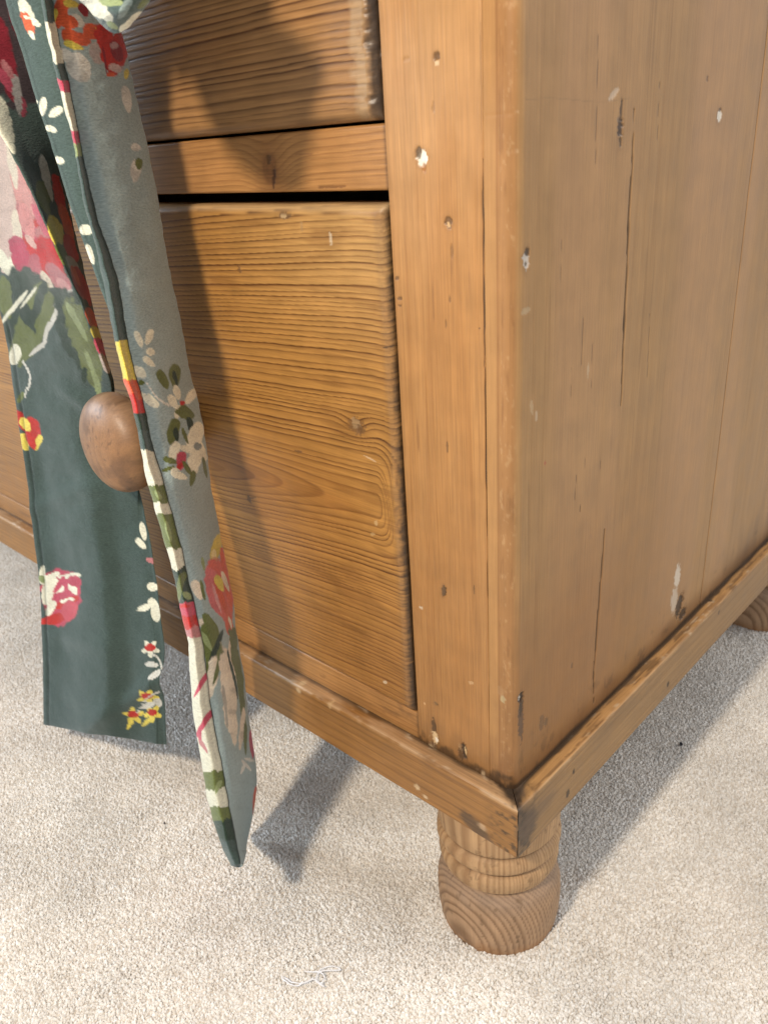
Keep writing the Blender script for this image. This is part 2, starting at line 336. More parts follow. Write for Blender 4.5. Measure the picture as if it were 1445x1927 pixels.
def stile_fn(P):
    x, z = P[..., 0], P[..., 2]; u = z; v = x
    late, ph = rings(u, v, -0.10, 0.012, 0.02, 0.010, 0.0040, 0.0014, 61)
    late2, _ = rings(u, v, -0.045, 0.01, 0.03, 0.02, 0.0062, 0.001, 66)
    c = mix(STW, STL, np.clip((0.34 * late + 0.34 * late2) * (0.5 + 1.0 * vn(u * 9, v * 140, 60)), 0, 1))
    c = c * (0.90 + 0.20 * (0.5 + 0.5 * fbm(u * 7, v * 60, 62)))[..., None]
    c = mix(c, C3(0.40, 0.185, 0.052), 0.55 * sstep(-0.1, 0.6, fbm(u * 4 + 9, v * 26, 63)))
    # short dark pores
    po = vn(v * 900, u * 45, 64) * vn(v * 420, u * 22, 65)
    c = mix(c, C3(0.22, 0.10, 0.035), 0.55 * sstep(0.60, 0.76, po))
    c = mix(c, C3(0.52, 0.315, 0.150), 0.45 * sstep(0.42, 0.56, u + 0.05 * fbm(u * 6, v * 30, 58)))
    c = mix(c, C3(0.36, 0.17, 0.05), 0.40 * sstep(0.15, 0.5, fbm(u * 16, v * 55, 59)))
    c = mix(c, C3(0.34, 0.160, 0.048), 0.55 * sstep(0.42, 0.20, u + 0.05 * fbm(u * 8, v * 40, 57)))
    disp = -0.00008 * late + 0.00025 * fbm(u * 14, v * 40, 67)
    e = sstep(-0.0700, -0.0728, x + 0.0009 * fbm(z * 70, x * 0, 68)); c = mix(c, C3(0.30, 0.15, 0.05), 0.55 * e)
    b = sstep(0.196, 0.170, z + 0.010 * fbm(x * 120, z * 60, 69)); c = mix(c, C3(0.20, 0.10, 0.035), 0.55 * b)
    b2 = sstep(0.175, 0.168, z + 0.006 * fbm(x * 260, z * 160, 70)); c = mix(c, DIRT, 0.75 * b2)
    b3 = sstep(0.25, 0.5, fbm(x * 160, z * 90, 72)) * sstep(0.184, 0.172, z); c = mix(c, C3(0.62, 0.46, 0.28), 0.6 * b3)
    marks(c, disp, P, 'front', FRONT_MARKS)
    cracks(c, disp, P, 'front', [([(905, 40), (907, 300)], 0.3, 0.2, 0.4), ([(907, 300), (911, 690)], 0.5, 0.4, 0.85), ([(911, 690), (916, 1010)], 0.7, 0.6, 0.95), ([(917, 1040), (919, 1150)], 1.0, 0.8, 1.0), ([(919, 1150), (922, 1420)], 0.5, 0.4, 0.9)])
    return c, disp
flat_front('stile', -0.0733, -0.0171, ZP - 0.001, ZT, 150, 800, 0.0008, 0.0, stile_fn, WZ)
flat_front('stile', XL, XL + 0.0735, ZP - 0.001, ZT, 8, 60, 0.0008, 0.0, stile_fn, WZ)

# ---- rails between and below the drawers ----------------------------------
def rail(z0, z1, seed, knot):
    n = 300
    x = np.unique(np.concatenate([np.linspace(XL + 0.074, -0.45, 40), np.linspace(-0.45, -0.0736, n)]))
    r = 0.0016; pb = edge_params(z1 - z0, r, 0.02, 60); Z, DZ = edge_profile(pb, r, z1 - z0, 0.02)
    XX, ZZ = np.meshgrid(x, Z + z0, indexing='ij'); D = np.tile(DZ[None], (len(x), 1))
    P = np.stack([XX, 0.0012 + D, ZZ], -1); u, v = XX, ZZ
    kn = []
    if knot:
        k = at(505, 318, 1, 0.0); kn = [(k[0], k[2], 0.017, 0.016, 0.0095)]
    late, ph = rings(u, v, z0 - 0.05, 0.03, 0.02, 0.01, 0.0030, 0.0010, seed, kn)
    c = mix(C3(0.405, 0.205, 0.070), C3(0.18, 0.075, 0.024), 0.65 * late)
    c = c * (0.84 + 0.3 * (0.5 + 0.5 * fbm(u * 14, v * 70, seed + 1)))[..., None]
    disp = -0.00006 * late
    if knot:
        d = np.hypot((u - k[0]) / 0.0065, (v - k[2]) / 0.0085)
        f = d * 2.2 + 0.5 * fbm(u * 200, v * 200, 5); f = f - np.floor(f)
        c = mix(c, mix(C3(0.24, 0.10, 0.035), C3(0.11, 0.045, 0.02), f), 0.85 * (1 - sstep(0.7, 1.3, d)))
        c = mix(c, C3(0.27, 0.12, 0.04), 0.45 * (1 - sstep(1.0, 3.0, d)))
        marks(c, disp, P, 'front', [(512, 335, 3, 22, -0.25, C3(0.09, 0.04, 0.02), 0.9, 0.3), (502, 300, 5, 9, 0, C3(0.10, 0.05, 0.02), 0.8, 0.2), (620, 352, 30, 3, 0, C3(0.12, 0.05, 0.02), 0.6, 0.3), (570, 290, 25, 2, 0, C3(0.22, 0.1, 0.04), 0.5, 0.1)])
    else:
        c = mix(c, C3(0.16, 0.08, 0.035), 0.5 * sstep(0.2, 0.5, fbm(u * 60, v * 120, 8)))
    g = sstep(-0.0765, -0.0738, u); c = mix(c, DIRT, 0.6 * g)
    P[..., 1] -= disp
    return grid('rail', P, c, WX, chest)
rail(0.4996, 0.5288, 81, True)
rail(ZP - 0.004, 0.1868, 85, False)
rail(0.7475, ZT, 88, False)

# ---- side boards, with the rounded front corner ---------------------------
SD = C3(0.345, 0.199, 0.080); SDL = C3(0.262, 0.138, 0.047)
ARR = C3(0.325, 0.165, 0.060)
SIDE_MARKS = [
    (1167, 240, 5, 20, 0, C3(0.07, 0.05, 0.04), 0.9, 0.9), (1166, 224, 5, 7, 0, C3(0.22, 0.16, 0.11), 0.7, 0.2), (1169, 205, 2.4, 20, -0.06, C3(0.11, 0.07, 0.04), 0.9, 0.5), (1167, 268, 2, 14, 0, C3(0.11, 0.07, 0.04), 0.8, 0.5),
    (1155, 177, 10, 8, 0.5, C3(0.55, 0.42, 0.30), 0.75, 0.2), (1353, 218, 4, 14, 0, C3(0.74, 0.68, 0.58), 0.95, 0.4), (1354, 206, 2.5, 4, 0, C3(0.12, 0.07, 0.04), 0.8, 0.3),
    (990, 488, 6, 19, 0, C3(0.55, 0.50, 0.44), 0.9, 0.5), (992, 474, 4, 7, 0, C3(0.10, 0.07, 0.05), 0.85, 0.8), (991, 497, 3, 5, 0, C3(0.12, 0.09, 0.06), 0.8, 0.3),
    (989, 585, 8, 7, 0, C3(0.44, 0.33, 0.20), 0.6, 0.1), (1330, 148, 2, 6, 0.1, C3(0.14, 0.08, 0.04), 0.7, 0.2), (974, 212, 7, 4, 0.2, C3(0.55, 0.38, 0.22), 0.7, 0.1), (975, 284, 4, 5, 0, C3(0.55, 0.38, 0.22), 0.7, 0.1),
    (980, 1312, 5, 10, 0, DIRT, 0.95, 0.9), (979, 1315, 2, 5, 0, C3(0.66, 0.60, 0.52), 0.9, 0), (980, 1355, 5, 42, 0.02, C3(0.085, 0.05, 0.032), 0.8, 0.2), (981, 1330, 4, 16, 0, DIRT, 0.7, 0.2),
    (1019, 1360, 5, 14, 0, C3(0.12, 0.07, 0.035), 0.6, 0.2), (1027, 1358, 4, 8, 0, C3(0.1, 0.06, 0.03), 0.6, 0.2), (1076, 1252, 2, 7, 0, HOLE, 0.7, 0.2),
    (1274, 1085, 5, 22, 0.08, C3(0.60, 0.52, 0.42), 0.9, 0.1), (1268, 1130, 6, 24, 0.20, C3(0.55, 0.46, 0.36), 0.8, 0.1), (1278, 1140, 6, 20, -0.15, DIRT, 0.9, 1.2), (1284, 1155, 6, 9, 0, DIRT, 0.9, 1.0),
    (1000, 765, 3, 16, 0.2, C3(0.50, 0.38, 0.24), 0.45, 0), (1009, 782, 2, 12, 0, C3(0.55, 0.44, 0.32), 0.5, 0), (1106, 698, 2, 15, 0, C3(0.50, 0.40, 0.28), 0.5, 0), (1110, 1010, 3, 4, 0, C3(0.3, 0.16, 0.08), 0.5, 0),
    (1025, 872, 2, 5, 0, C3(0.34, 0.10, 0.05), 0.8, 0)]
SIDE_CRACKS = [
    ([(1193, 205), (1189, 300), (1181, 450), (1175, 600), (1168, 764)], 0.95, 1.4, 1.0), ([(1137, 994), (1131, 1080), (1117, 1262), (1117, 1326)], 0.9, 1.3, 1.0),
    ([(1126, 30), (1122, 190), (1120, 320)], 0.35, 0.2, 0.55), ([(1241, 130), (1235, 290)], 0.30, 0.2, 0.45), ([(1247, 70), (1240, 180)], 0.25, 0.2, 0.4), ([(1222, 590), (1216, 730)], 0.4, 0.2, 0.5),
    ([(1097, 590), (1093, 690)], 0.3, 0.2, 0.5), ([(1084, 890), (1080, 945)], 0.3, 0.2, 0.6), ([(1092, 940), (1089, 968)], 0.4, 0.3, 0.8), ([(1116, 590), (1110, 760)], 0.25, 0.15, 0.5), ([(1100, 860), (1096, 940)], 0.25, 0.15, 0.45), ([(1131, 850), (1126, 910)], 0.3, 0.15, 0.5),
    ([(1057, 430), (1055, 560)], 0.25, 0.15, 0.4), ([(1075, 690), (1073, 800)], 0.25, 0.15, 0.4)]
def side_fn(P, DXf, seed):
    y, z = P[..., 1], P[..., 2]
    late, ph = rings(z, y, -0.05, 0.006, 0.02, 0.012, 0.0018, 0.0009, seed)
    late2, _ = rings(z, y, 0.60, 0.02, 0.05, 0.03, 0.0105, 0.002, seed + 4)
    c = mix(SD, SDL, np.clip(0.34 * late * (0.4 + 1.2 * vn(z * 3, y * 30, seed + 1)) + 0.36 * late2, 0, 1))
    c = mix(c, SDL * 0.8, 0.45 * sstep(0.58, 0.72, vn(y * 1500, z * 14, seed + 2) * vn(y * 500, z * 9, seed + 3)))
    c = mix(c, C3(0.405, 0.230, 0.108), 0.6 * sstep(-0.3, 0.6, fbm(z * 2.2, y * 22, seed + 6)))
    c = c * (0.93 + 0.15 * (0.5 + 0.5 * fbm(z * 1.5, y * 70, seed + 7)))[..., None]
    c = mix(c, C3(0.25, 0.112, 0.032), 0.75 * sstep(0.38, 0.20, z + 0.04 * fbm(z * 9, y * 14, seed + 8)) * sstep(0.30, 0.05, y))
    # dirt above the plinth
    zb = z - ZP
    c = mix(c, C3(0.16, 0.075, 0.028), 0.70 * sstep(0.022, 0.002, zb + 0.010 * fbm(y * 45, z * 45, seed + 9)))
    c = mix(c, DIRT, 0.80 * sstep(0.0045, 0.001, zb + 0.002 * fbm(y * 47, z * 130, seed + 10, 5)))
    c = mix(c, C3(0.10, 0.06, 0.035), 0.55 * sstep(0.06, 0.0, zb + 0.03 * fbm(y * 110, z * 18, seed + 11)) * sstep(0.25, 0.36, y))
    c = mix(c, DIRT, 0.35 * sstep(0.30, 0.5, fbm(y * 120, z * 90, seed + 13)) * sstep(0.05, 0.0, zb))
    disp = 0.00025 * fbm(z * 3, y * 12, seed + 12) - 0.00003 * late
    marks(c, disp, P, 'side', SIDE_MARKS)
    cracks(c, disp, P, 'side', SIDE_CRACKS)
    m = (0.30 * sstep(0.6, 0.2, np.abs((z - at(1090, 188, 0, 0.0)[2] - 0.0009 * np.sin(y * 70)) / 0.0006)) * (y < 0.095) * (y > 0.006))
    c = mix(c, C3(0.19, 0.12, 0.06), m)
    if DXf is not None:
        # the rounded corner: orange, rubbed, with pale scuffs and a dirty foot
        k = sstep(0.0035, 0.0010, y); a = ARR * (0.86 + 0.30 * (0.5 + 0.5 * fbm(z * 9, (P[..., 0]) * 120, 91)))[..., None]
        sc_ = sstep(0.26, 0.50, fbm(P[..., 0] * 900, z * 300, 92, 4) + 0.30 * fbm(z * 22, z * 0, 98) + 0.22 * sstep(0.40, 0.30, z) * sstep(0.21, 0.26, z) - 0.10); a = mix(a, C3(0.46, 0.29, 0.14), 0.45 * sc_ * sstep(-0.0096, -0.0085, P[..., 0]))
        a = mix(a, C3(0.20, 0.09, 0.03), 0.45 * sstep(0.2, 0.5, fbm(P[..., 0] * 700, z * 60, 99)))
        f = sstep(-0.0100, -0.0104, P[..., 0]); a = mix(a, STW * 0.92, f)
        g = np.exp(-((P[..., 0] + 0.0100) / 0.0007) ** 2); a = mix(a, C3(0.24, 0.11, 0.035), 0.55 * g)
        fo = sstep(0.215, 0.172, z + 0.014 * fbm(P[..., 0] * 200, z * 80, 93)); a = mix(a, C3(0.19, 0.085, 0.03), 0.6 * fo)
        fo = sstep(0.178, 0.168, z + 0.009 * fbm(P[..., 0] * 350, z * 200, 94)); a = mix(a, DIRT, 0.85 * fo)
        marks(a, disp, P, 'front', [(946, 1316, 5, 9, 0, C3(0.44, 0.38, 0.22), 0.6, 0.2), (940, 1300, 6, 10, 0, C3(0.35, 0.2, 0.09), 0.6, 0.1)])
        c = mix(c, a, k)
    return c, disp
def side_board(y0, y1, z0, z1, ny, nz, seed, front):
    z = np.concatenate([np.linspace(z0, 0.62, nz), np.linspace(0.62, z1, 30)[1:]]); nz = len(z)
    if front:
        r = 0.0062
        x = np.concatenate([np.linspace(0.0168, r, 28)[:-1]])                      # front edge of the board
        A = np.linspace(0, math.pi / 2, 16)
        X = np.concatenate([[-0.0168, -0.0168], -x, -r + r * np.sin(A), np.zeros(ny)])
        yy = r + (np.linspace(0, 1, ny + 1)[1:] ** 1.15) * (y1 - r)
        Y = np.concatenate([[0.012, 0.0006], np.zeros(len(x)), r - r * np.cos(A), yy])
        kind = np.concatenate([[0, 0], np.zeros(len(x)), A, np.full(ny, math.pi / 2)])
        X = np.append(X, -0.015); Y = np.append(Y, y1); kind = np.append(kind, math.pi / 2)
    else:
        X = np.concatenate([[-0.015], np.zeros(ny), [-0.015]]); Y = np.concatenate([[y0], np.linspace(y0, y1, ny), [y1]]); kind = np.full(ny + 2, math.pi / 2)
    P = np.stack([np.tile(X[:, None], (1, nz)), np.tile(Y[:, None], (1, nz)), np.tile(z, (len(X), 1))], -1)
    c, disp = side_fn(P, True if front else None, seed)
    K = kind[:, None]
    w = 0.0002 * fbm(P[..., 2] * 40, K * 2 + 0 * P[..., 2], 97) * (X > -0.014)[:, None]
    P[..., 0] += (disp + w) * np.sin(K) * (X > -0.014)[:, None]
    P[..., 1] -= (disp + w) * np.cos(K) * (X > -0.016)[:, None] * (Y < 0.01)[:, None]
    return grid('side_board', P, c, WS, chest, flip=True)
YJ = 0.2611
side_board(0, YJ - 0.0005, ZP - 0.001, ZT, 300, 820, 101, True)
side_board(YJ + 0.0005, DEP, ZP - 0.001, ZT, 110, 420, 131, False)
box('side_board', (XL, 0.021, ZP), (XL + 0.016, DEP, ZT), WS, chest, SD)

# ---- carcass closing pieces ------------------------------------------------
box('back_board', (XL + 0.017, DEP - 0.012, ZB), (-0.0165, DEP - 0.002, ZT - 0.001), WX, chest, C3(0.30, 0.18, 0.09))
box('bottom_board', (XL + 0.018, 0.021, 0.150), (-0.018, DEP - 0.013, 0.162), WX, chest, C3(0.30, 0.18, 0.09))
box('top_board', (XL - 0.015, -0.016, ZT + 0.0005), (0.015, DEP + 0.005, ZT + 0.022), WX, chest, C3(0.50, 0.29, 0.12))

# ---- plinth ------------------------------------------------------------------
OV = 0.0108
def plinth(kind):
    n = 420; r = 0.0018
    pb = np.concatenate([np.linspace(0, OV + 0.004, 16)[:-1], OV + 0.004 + np.linspace(0, ZP - ZB, 64)])
    top = pb <= OV + 0.004                                                          # across the top, then down the face
    dep = np.where(top, OV + 0.004 - pb, 0.0); zz = np.where(top, ZP, ZP - (pb - OV - 0.004))
    q = np.clip((pb - (OV + 0.004)) / r, -1, 1)                                       # worn upper edge
    near = np.abs(pb - (OV + 0.004)) < r
    dep = np.where(near, r * 0.5 * (1 - (q + 1) / 2) ** 2 * 2, dep); zz = np.where(near, ZP - r * 0.5 * ((q + 1) / 2) ** 2 * 2, zz)
    pb = np.append(pb, [pb[-1] + 0.012]); dep = np.append(dep, [0.012]); zz = np.append(zz, [ZB])
    if kind == 'front':
        s = np.unique(np.concatenate([np.linspace(XL - OV, -0.66, 30), np.linspace(-0.66, 0, n)]))
    else:
        s = np.linspace(0, DEP, n)
    S, D = np.meshgrid(s, dep, indexing='ij'); Z = np.tile(zz, (len(s), 1))
    PB = np.tile(pb, (len(s), 1))
    late, ph = rings(S, Z - D, ZP + 0.03, 0.02, 0.012, 0.01, 0.0052, 0.0012, 201 if kind == 'front' else 211)
    c = mix(C3(0.325, 0.158, 0.045), C3(0.155, 0.065, 0.018), 0.6 * late) if kind == 'front' else mix(C3(0.31, 0.180, 0.074), C3(0.18, 0.094, 0.036), 0.55 * late)
    c = c * (0.82 + 0.34 * (0.5 + 0.5 * fbm(S * 9, Z * 50 - D * 60, 202)))[..., None]
    tp = np.append(top, False)[None, :] * np.ones((len(s), 1))
    seed = 220 if kind == 'front' else 240
    edge = np.exp(-((PB - OV - 0.004) / 0.0020) ** 2)
    if kind == 'front':
        c = mix(c, C3(0.50, 0.33, 0.19), 0.55 * tp * sstep(-0.5, 0.2, fbm(S * 40, D * 200, seed)))
        c = mix(c, C3(0.60, 0.42, 0.25), 0.55 * edge * sstep(-0.3, 0.3, fbm(S * 70, Z * 60, seed + 1)))
        c = mix(c, C3(0.17, 0.08, 0.03), 0.75 * np.exp(-((PB - OV - 0.004 - 0.0042) / 0.0011) ** 2) * sstep(-0.25, 0.3, fbm(S * 22, Z * 12, seed + 2)) * sstep(-0.28, -0.05, S))
    else:
        c = mix(c, C3(0.47, 0.255, 0.095), 0.7 * tp)
        c = mix(c, C3(0.20, 0.105, 0.042), 0.6 * tp * sstep(-0.05, 0.35, fbm(S * 25, D * 400, seed, 5)))
        c = mix(c, C3(0.52, 0.33, 0.16), 0.35 * edge * sstep(0.0, 0.4, fbm(S * 31, Z * 60, seed + 1, 5)))
        c = mix(c, C3(0.13, 0.085, 0.05), 0.55 * (1 - tp) * sstep(0.0, 0.5, fbm(S * 18, Z * 40, seed + 2)) * sstep(0.16, 0.02, S))
    # grime where the body stands on the plinth
    g = sstep(OV - 0.004, OV + 0.001, D + (0.0022 if kind == 'front' else 0.0008) * fbm(S * 53, D * 90, seed + 3)); c = mix(c, DIRT, (0.85 if kind == 'side' else 0.80) * g * tp)
    w = sstep(0.30, 0.55, fbm(S * 100, D * 300 + Z * 200, seed + 4)); c = mix(c, C3(0.66, 0.55, 0.40), 0.35 * w * (tp + edge * 0.6).clip(0, 1))
    # bruised corner
    k = sstep(0.030 if kind == 'side' else 0.006, 0.0, np.abs(S + (OV if kind == 'side' else -OV)) + 0.012 * fbm(S * 160, Z * 120 - D * 120, seed + 5, 4)); c = mix(c, C3(0.036, 0.026, 0.020), 0.92 * k)
    kb = sstep(0.05, 0.3, fbm(S * 320, Z * 320 - D * 300, seed + 9)) * sstep(0.022, 0.008, np.abs(S)); c = mix(c, DIRT, 0.8 * kb)
    ki = sstep(0.0125, 0.005, np.hypot(S, D - OV) + 0.004 * fbm(S * 300, D * 300, seed + 10)); c = mix(c, DIRT, 0.95 * ki * tp)
    disp = -0.00010 * late + (0.0004 if kind == 'front' else 0.00012) * fbm(S * 24, Z * 50 + D * 80, seed + 6) - (0.0007 if kind == 'front' else 0.0002) * edge * (0.5 + 0.5 * fbm(S * 120, Z * 0, seed + 7)) - (0.0005 if kind == 'side' else 0.0009) * edge * sstep(0.1, 0.5, fbm(S * 70, Z * 0, seed + 8, 5))
    if kind == 'side':
        rg = fbm(S * 42, D * 420 + Z * 120, seed + 12, 5); disp = disp - 0.00025 * tp * sstep(0.0, 0.4, rg); c = mix(c, C3(0.12, 0.065, 0.028), 0.65 * (tp + 0.5 * edge).clip(0, 1) * sstep(0.14, 0.30, rg)); c = mix(c, DIRT, 0.85 * tp * sstep(OV * 0.76, OV * 0.88, D + 0.0012 * fbm(S * 37, S * 0, seed + 13, 5) + 0.0022 * sstep(0.15, 0.5, fbm(S * 21, S * 0, seed + 14, 5))))
    if kind == 'front':
        pts = [(880, 1545, 26, 15, -0.55, C3(0.09, 0.055, 0.03), 0.85), (892, 1548, 6, 6, 0, C3(0.45, 0.30, 0.17), 0.9), (950, 1555, 8, 16, 0, C3(0.13, 0.085, 0.05), 0.7), (784, 1481, 5, 6, 0, C3(0.66, 0.5, 0.3), 0.8), (800, 1500, 5, 4, 0, C3(0.68, 0.52, 0.33), 0.8),
               (562, 1300, 6, 5, 0, C3(0.6, 0.44, 0.25), 0.7), (554, 1262, 6, 3, 0, DIRT, 0.7), (596, 1305, 4, 4, 0, DIRT, 0.6), (667, 1337, 8, 5, 0, C3(0.10, 0.05, 0.02), 0.7), (620, 1328, 4, 6, 0, C3(0.6, 0.42, 0.22), 0.7), (817, 1420, 3, 10, 0, C3(0.2, 0.1, 0.04), 0.6), (585, 1282, 5, 3, 0, DIRT, 0.7), (900, 1570, 22, 7, -0.6, C3(0.12, 0.07, 0.035), 0.7)]
        for (px, py, rx, ry, an, cc, kk) in pts:
            p = at(px, py, 1, -OV); du = S - p[0]; dv = Z - D * 0.8 - p[2]; mm = 0.00042
            ca, sa = math.cos(an), math.sin(an)
            e = np.hypot((du * ca + dv * sa) / (rx * mm), (-du * sa + dv * ca) / (ry * mm)) + 0.4 * fbm(du * 500, dv * 500, int(px))
            c = mix(c, cc, kk * (1 - sstep(0.6, 1.2, e)))
    else:
        for (px, py, rx, ry, cc, kk) in [(1068, 1492, 4, 7, DIRT, 0.9), (1079, 1452, 3, 5, DIRT, 0.9), (1256, 1288, 4, 6, DIRT, 0.9), (1352, 1152, 4, 5, DIRT, 0.8), (1010, 1535, 16, 26, C3(0.09, 0.06, 0.04), 0.8)]:
            p = at(px, py, 0, OV); mm = 0.0005; e = np.hypot((S - p[1]) / (rx * mm), (Z - D - p[2]) / (ry * mm)) + 0.4 * fbm(S * 500, Z * 500, int(px))
            c = mix(c, cc, kk * (1 - sstep(0.6, 1.2, e)))
    off = np.clip(1 - D / (OV + 0.004), 0, 1)
    if kind == 'front':
        # mitred end: the board runs further out at its face than at its back
        XX = np.where(S > -0.05, S + (OV - D) * sstep(-0.05, 0, S) - 0.0003, S)
        P = np.stack([XX, -OV + D - disp * off * (Z < ZP - 0.0002), Z + disp * (tp > 0.5)], -1)
    else:
        YY = np.where(S < 0.05, S - (OV - D) * sstep(0.05, 0, S) + 0.0003, S)
        P = np.stack([OV - D + disp * off * (Z < ZP - 0.0002), YY, Z + disp * (tp > 0.5)], -1)
    return grid('plinth_board', P, c, WX if kind == 'front' else WY, chest, flip=(kind == 'front'))
plinth('front'); plinth('side')

# ---- turned feet -----------------------------------------------------------------
def foot(cx, cy, seed):
    prof = [(0.0375, -0.006), (0.0400, 0.002), (0.0419, 0.010), (0.0432, 0.020), (0.0437, 0.031), (0.0431, 0.043), (0.0408, 0.0530), (0.0365, 0.0585), (0.0345, 0.0604), (0.0348, 0.0612),
            (0.0375, 0.0617), (0.0398, 0.0640), (0.0413, 0.0690), (0.0414, 0.0730), (0.0400, 0.0772), (0.0376, 0.0788), (0.0368, 0.0797), (0.0380, 0.0806), (0.0408, 0.0822), (0.0427, 0.0855), (0.0428, 0.0890), (0.0416, 0.0926), (0.0394, 0.0946), (0.0386, 0.0956),
            (0.0398, 0.0964), (0.0414, 0.0988), (0.0423, 0.115), (0.0425, 0.1285)]
    pr = np.array(prof); k = np.concatenate([[0], np.cumsum(np.hypot(*np.diff(pr, axis=0).T))])
    t = np.linspace(0, k[-1], 260); R = np.interp(t, k, pr[:, 0]); Z = np.interp(t, k, pr[:, 1])
    for _ in range(2):
        R[1:-1] = (R[:-2] + 2 * R[1:-1] + R[2:]) / 4
    A = np.linspace(0, 2 * math.pi, 260, endpoint=False)
    P = np.stack([cx + R[None] * np.cos(A)[:, None], cy + R[None] * np.sin(A)[:, None], np.tile(Z, (260, 1))], -1)
    x, y, z = P[..., 0] - cx, P[..., 1] - cy, P[..., 2]
    # heart of the log stands just outside the foot, towards the lower left of the picture, leaning a little
    b = -1.62; hx, hy = 0.078 * math.cos(b + math.pi), 0.078 * math.sin(b + math.pi)
    kk = np.where(z > 0.0595, 0.0425 / np.hypot(x, y), 1.0)
    g = np.sqrt((x * kk - hx) ** 2 + (y * kk - hy) ** 2) - 0.17 * np.minimum(z, 0.058) + 0.00035 * fbm(x * 40 + z * 5, y * 40 + z * 4, seed)
    ph = g / np.where(z > 0.0595, 0.0015, 0.0024) + 0.8 * vn(g * 300, g * 0, seed); f = ph - np.floor(ph)
    late = sstep(0.35, 0.88, f) * (1 - sstep(0.90, 1, f))
    c = mix(C3(0.47, 0.300, 0.158), C3(0.255, 0.140, 0.064), 0.75 * late)
    ball = sstep(0.061, 0.057, z)
    c = mix(c, mix(C3(0.42, 0.270, 0.160), C3(0.18, 0.100, 0.052), 0.80 * late), ball)
    c = mix(c, C3(0.26, 0.20, 0.155), 0.45 * ball * sstep(0.040, 0.058, z + 0.012 * fbm(x * 60, z * 60 + y * 40, seed + 2)))
    c = mix(c, C3(0.33, 0.15, 0.05), 0.55 * sstep(0.018, 0.004, z + 0.010 * fbm(x * 70, y * 70, seed + 3)))
    for zg in (0.0606, 0.0795, 0.0957):
        c = mix(c, C3(0.10, 0.055, 0.025), 0.75 * np.exp(-((z - zg) / 0.0011) ** 2))
    c = mix(c, C3(0.12, 0.07, 0.035), 0.5 * sstep(0.35, 0.6, fbm(np.arctan2(y, x) * 14, z * 160, seed + 4)))
    c = c * (0.88 + 0.24 * (0.5 + 0.5 * fbm(np.arctan2(y, x) * 5, z * 60, seed + 5)))[..., None]
    rr = 0.00012 * late + 0.0004 * fbm(np.arctan2(y, x) * 4, z * 70, seed + 6)
    P[..., 0] -= rr * np.cos(A)[:, None]; P[..., 1] -= rr * np.sin(A)[:, None]
    return grid('foot', P, c, WF, chest, wrap=True)
FX, FY = -0.038, 0.038
foot(FX, FY, 301)
foot(FX, 0.5130 + 0.030, 302)

# ================================================================== the velvet sash
def velvet():
    m = bpy.data.materials.new('printed_velvet'); m.use_nodes = True; nt = m.node_tree; N = nt.nodes; L = nt.links
    b = N['Principled BSDF']
    a = N.new('ShaderNodeAttribute'); a.attribute_name = 'Col'
    tc = N.new('ShaderNodeTexCoord')
    mp = N.new('ShaderNodeMapping'); mp.inputs['Scale'].default_value = (420, 420, 1500)
    n = N.new('ShaderNodeTexNoise'); n.inputs['Scale'].default_value = 1.0; n.inputs['Detail'].default_value = 4.0
    L.new(tc.outputs['Object'], mp.inputs['Vector']); L.new(mp.outputs['Vector'], n.inputs['Vector'])
    n2 = N.new('ShaderNodeTexNoise'); n2.inputs['Scale'].default_value = 34.0; n2.inputs['Detail'].default_value = 5.0
    L.new(tc.outputs['Object'], n2.inputs['Vector'])
    r = N.new('ShaderNodeMapRange'); r.inputs[1].default_value = 0.28; r.inputs[2].default_value = 0.72; r.inputs[3].default_value = 0.78; r.inputs[4].default_value = 1.22
    L.new(n.outputs['Fac'], r.inputs[0])
    vm = N.new('ShaderNodeVectorMath'); vm.operation = 'SCALE'
    L.new(a.outputs['Color'], vm.inputs[0]); L.new(r.outputs[0], vm.inputs['Scale']); L.new(vm.outputs[0], b.inputs['Base Color'])
    b.inputs['Roughness'].default_value = 0.9; b.inputs['Specular IOR Level'].default_value = 0.12
    sr = N.new('ShaderNodeMapRange'); sr.inputs[1].default_value = 0.3; sr.inputs[2].default_value = 0.7; sr.inputs[3].default_value = 0.22; sr.inputs[4].default_value = 0.34
    L.new(n2.outputs['Fac'], sr.inputs[0]); L.new(sr.outputs[0], b.inputs['Sheen Weight'])
    b.inputs['Sheen Roughness'].default_value = 0.42; b.inputs['Sheen Tint'].default_value = (0.86, 0.95, 1.0, 1)
    bp = N.new('ShaderNodeBump'); bp.inputs['Strength'].default_value = 0.5; bp.inputs['Distance'].default_value = 0.0011
    L.new(n.outputs['Fac'], bp.inputs['Height']); L.new(bp.outputs['Normal'], b.inputs['Normal'])
    return m
VELVET = velvet()
TEAL = C3(0.064, 0.097, 0.088)
WHT = C3(0.66, 0.66, 0.53); GRW = C3(0.53, 0.53, 0.48); PNK = C3(0.50, 0.070, 0.115); LPK = C3(0.47, 0.185, 0.185); RED = C3(0.50, 0.030, 0.022); ORR = C3(0.62, 0.11, 0.045); DRD = C3(0.26, 0.02, 0.03)
YEL = C3(0.66, 0.55, 0.10); OLV = C3(0.135, 0.165, 0.050); DGR = C3(0.028, 0.050, 0.032); LGR = C3(0.27, 0.33, 0.15); CRM = C3(0.60, 0.54, 0.43)

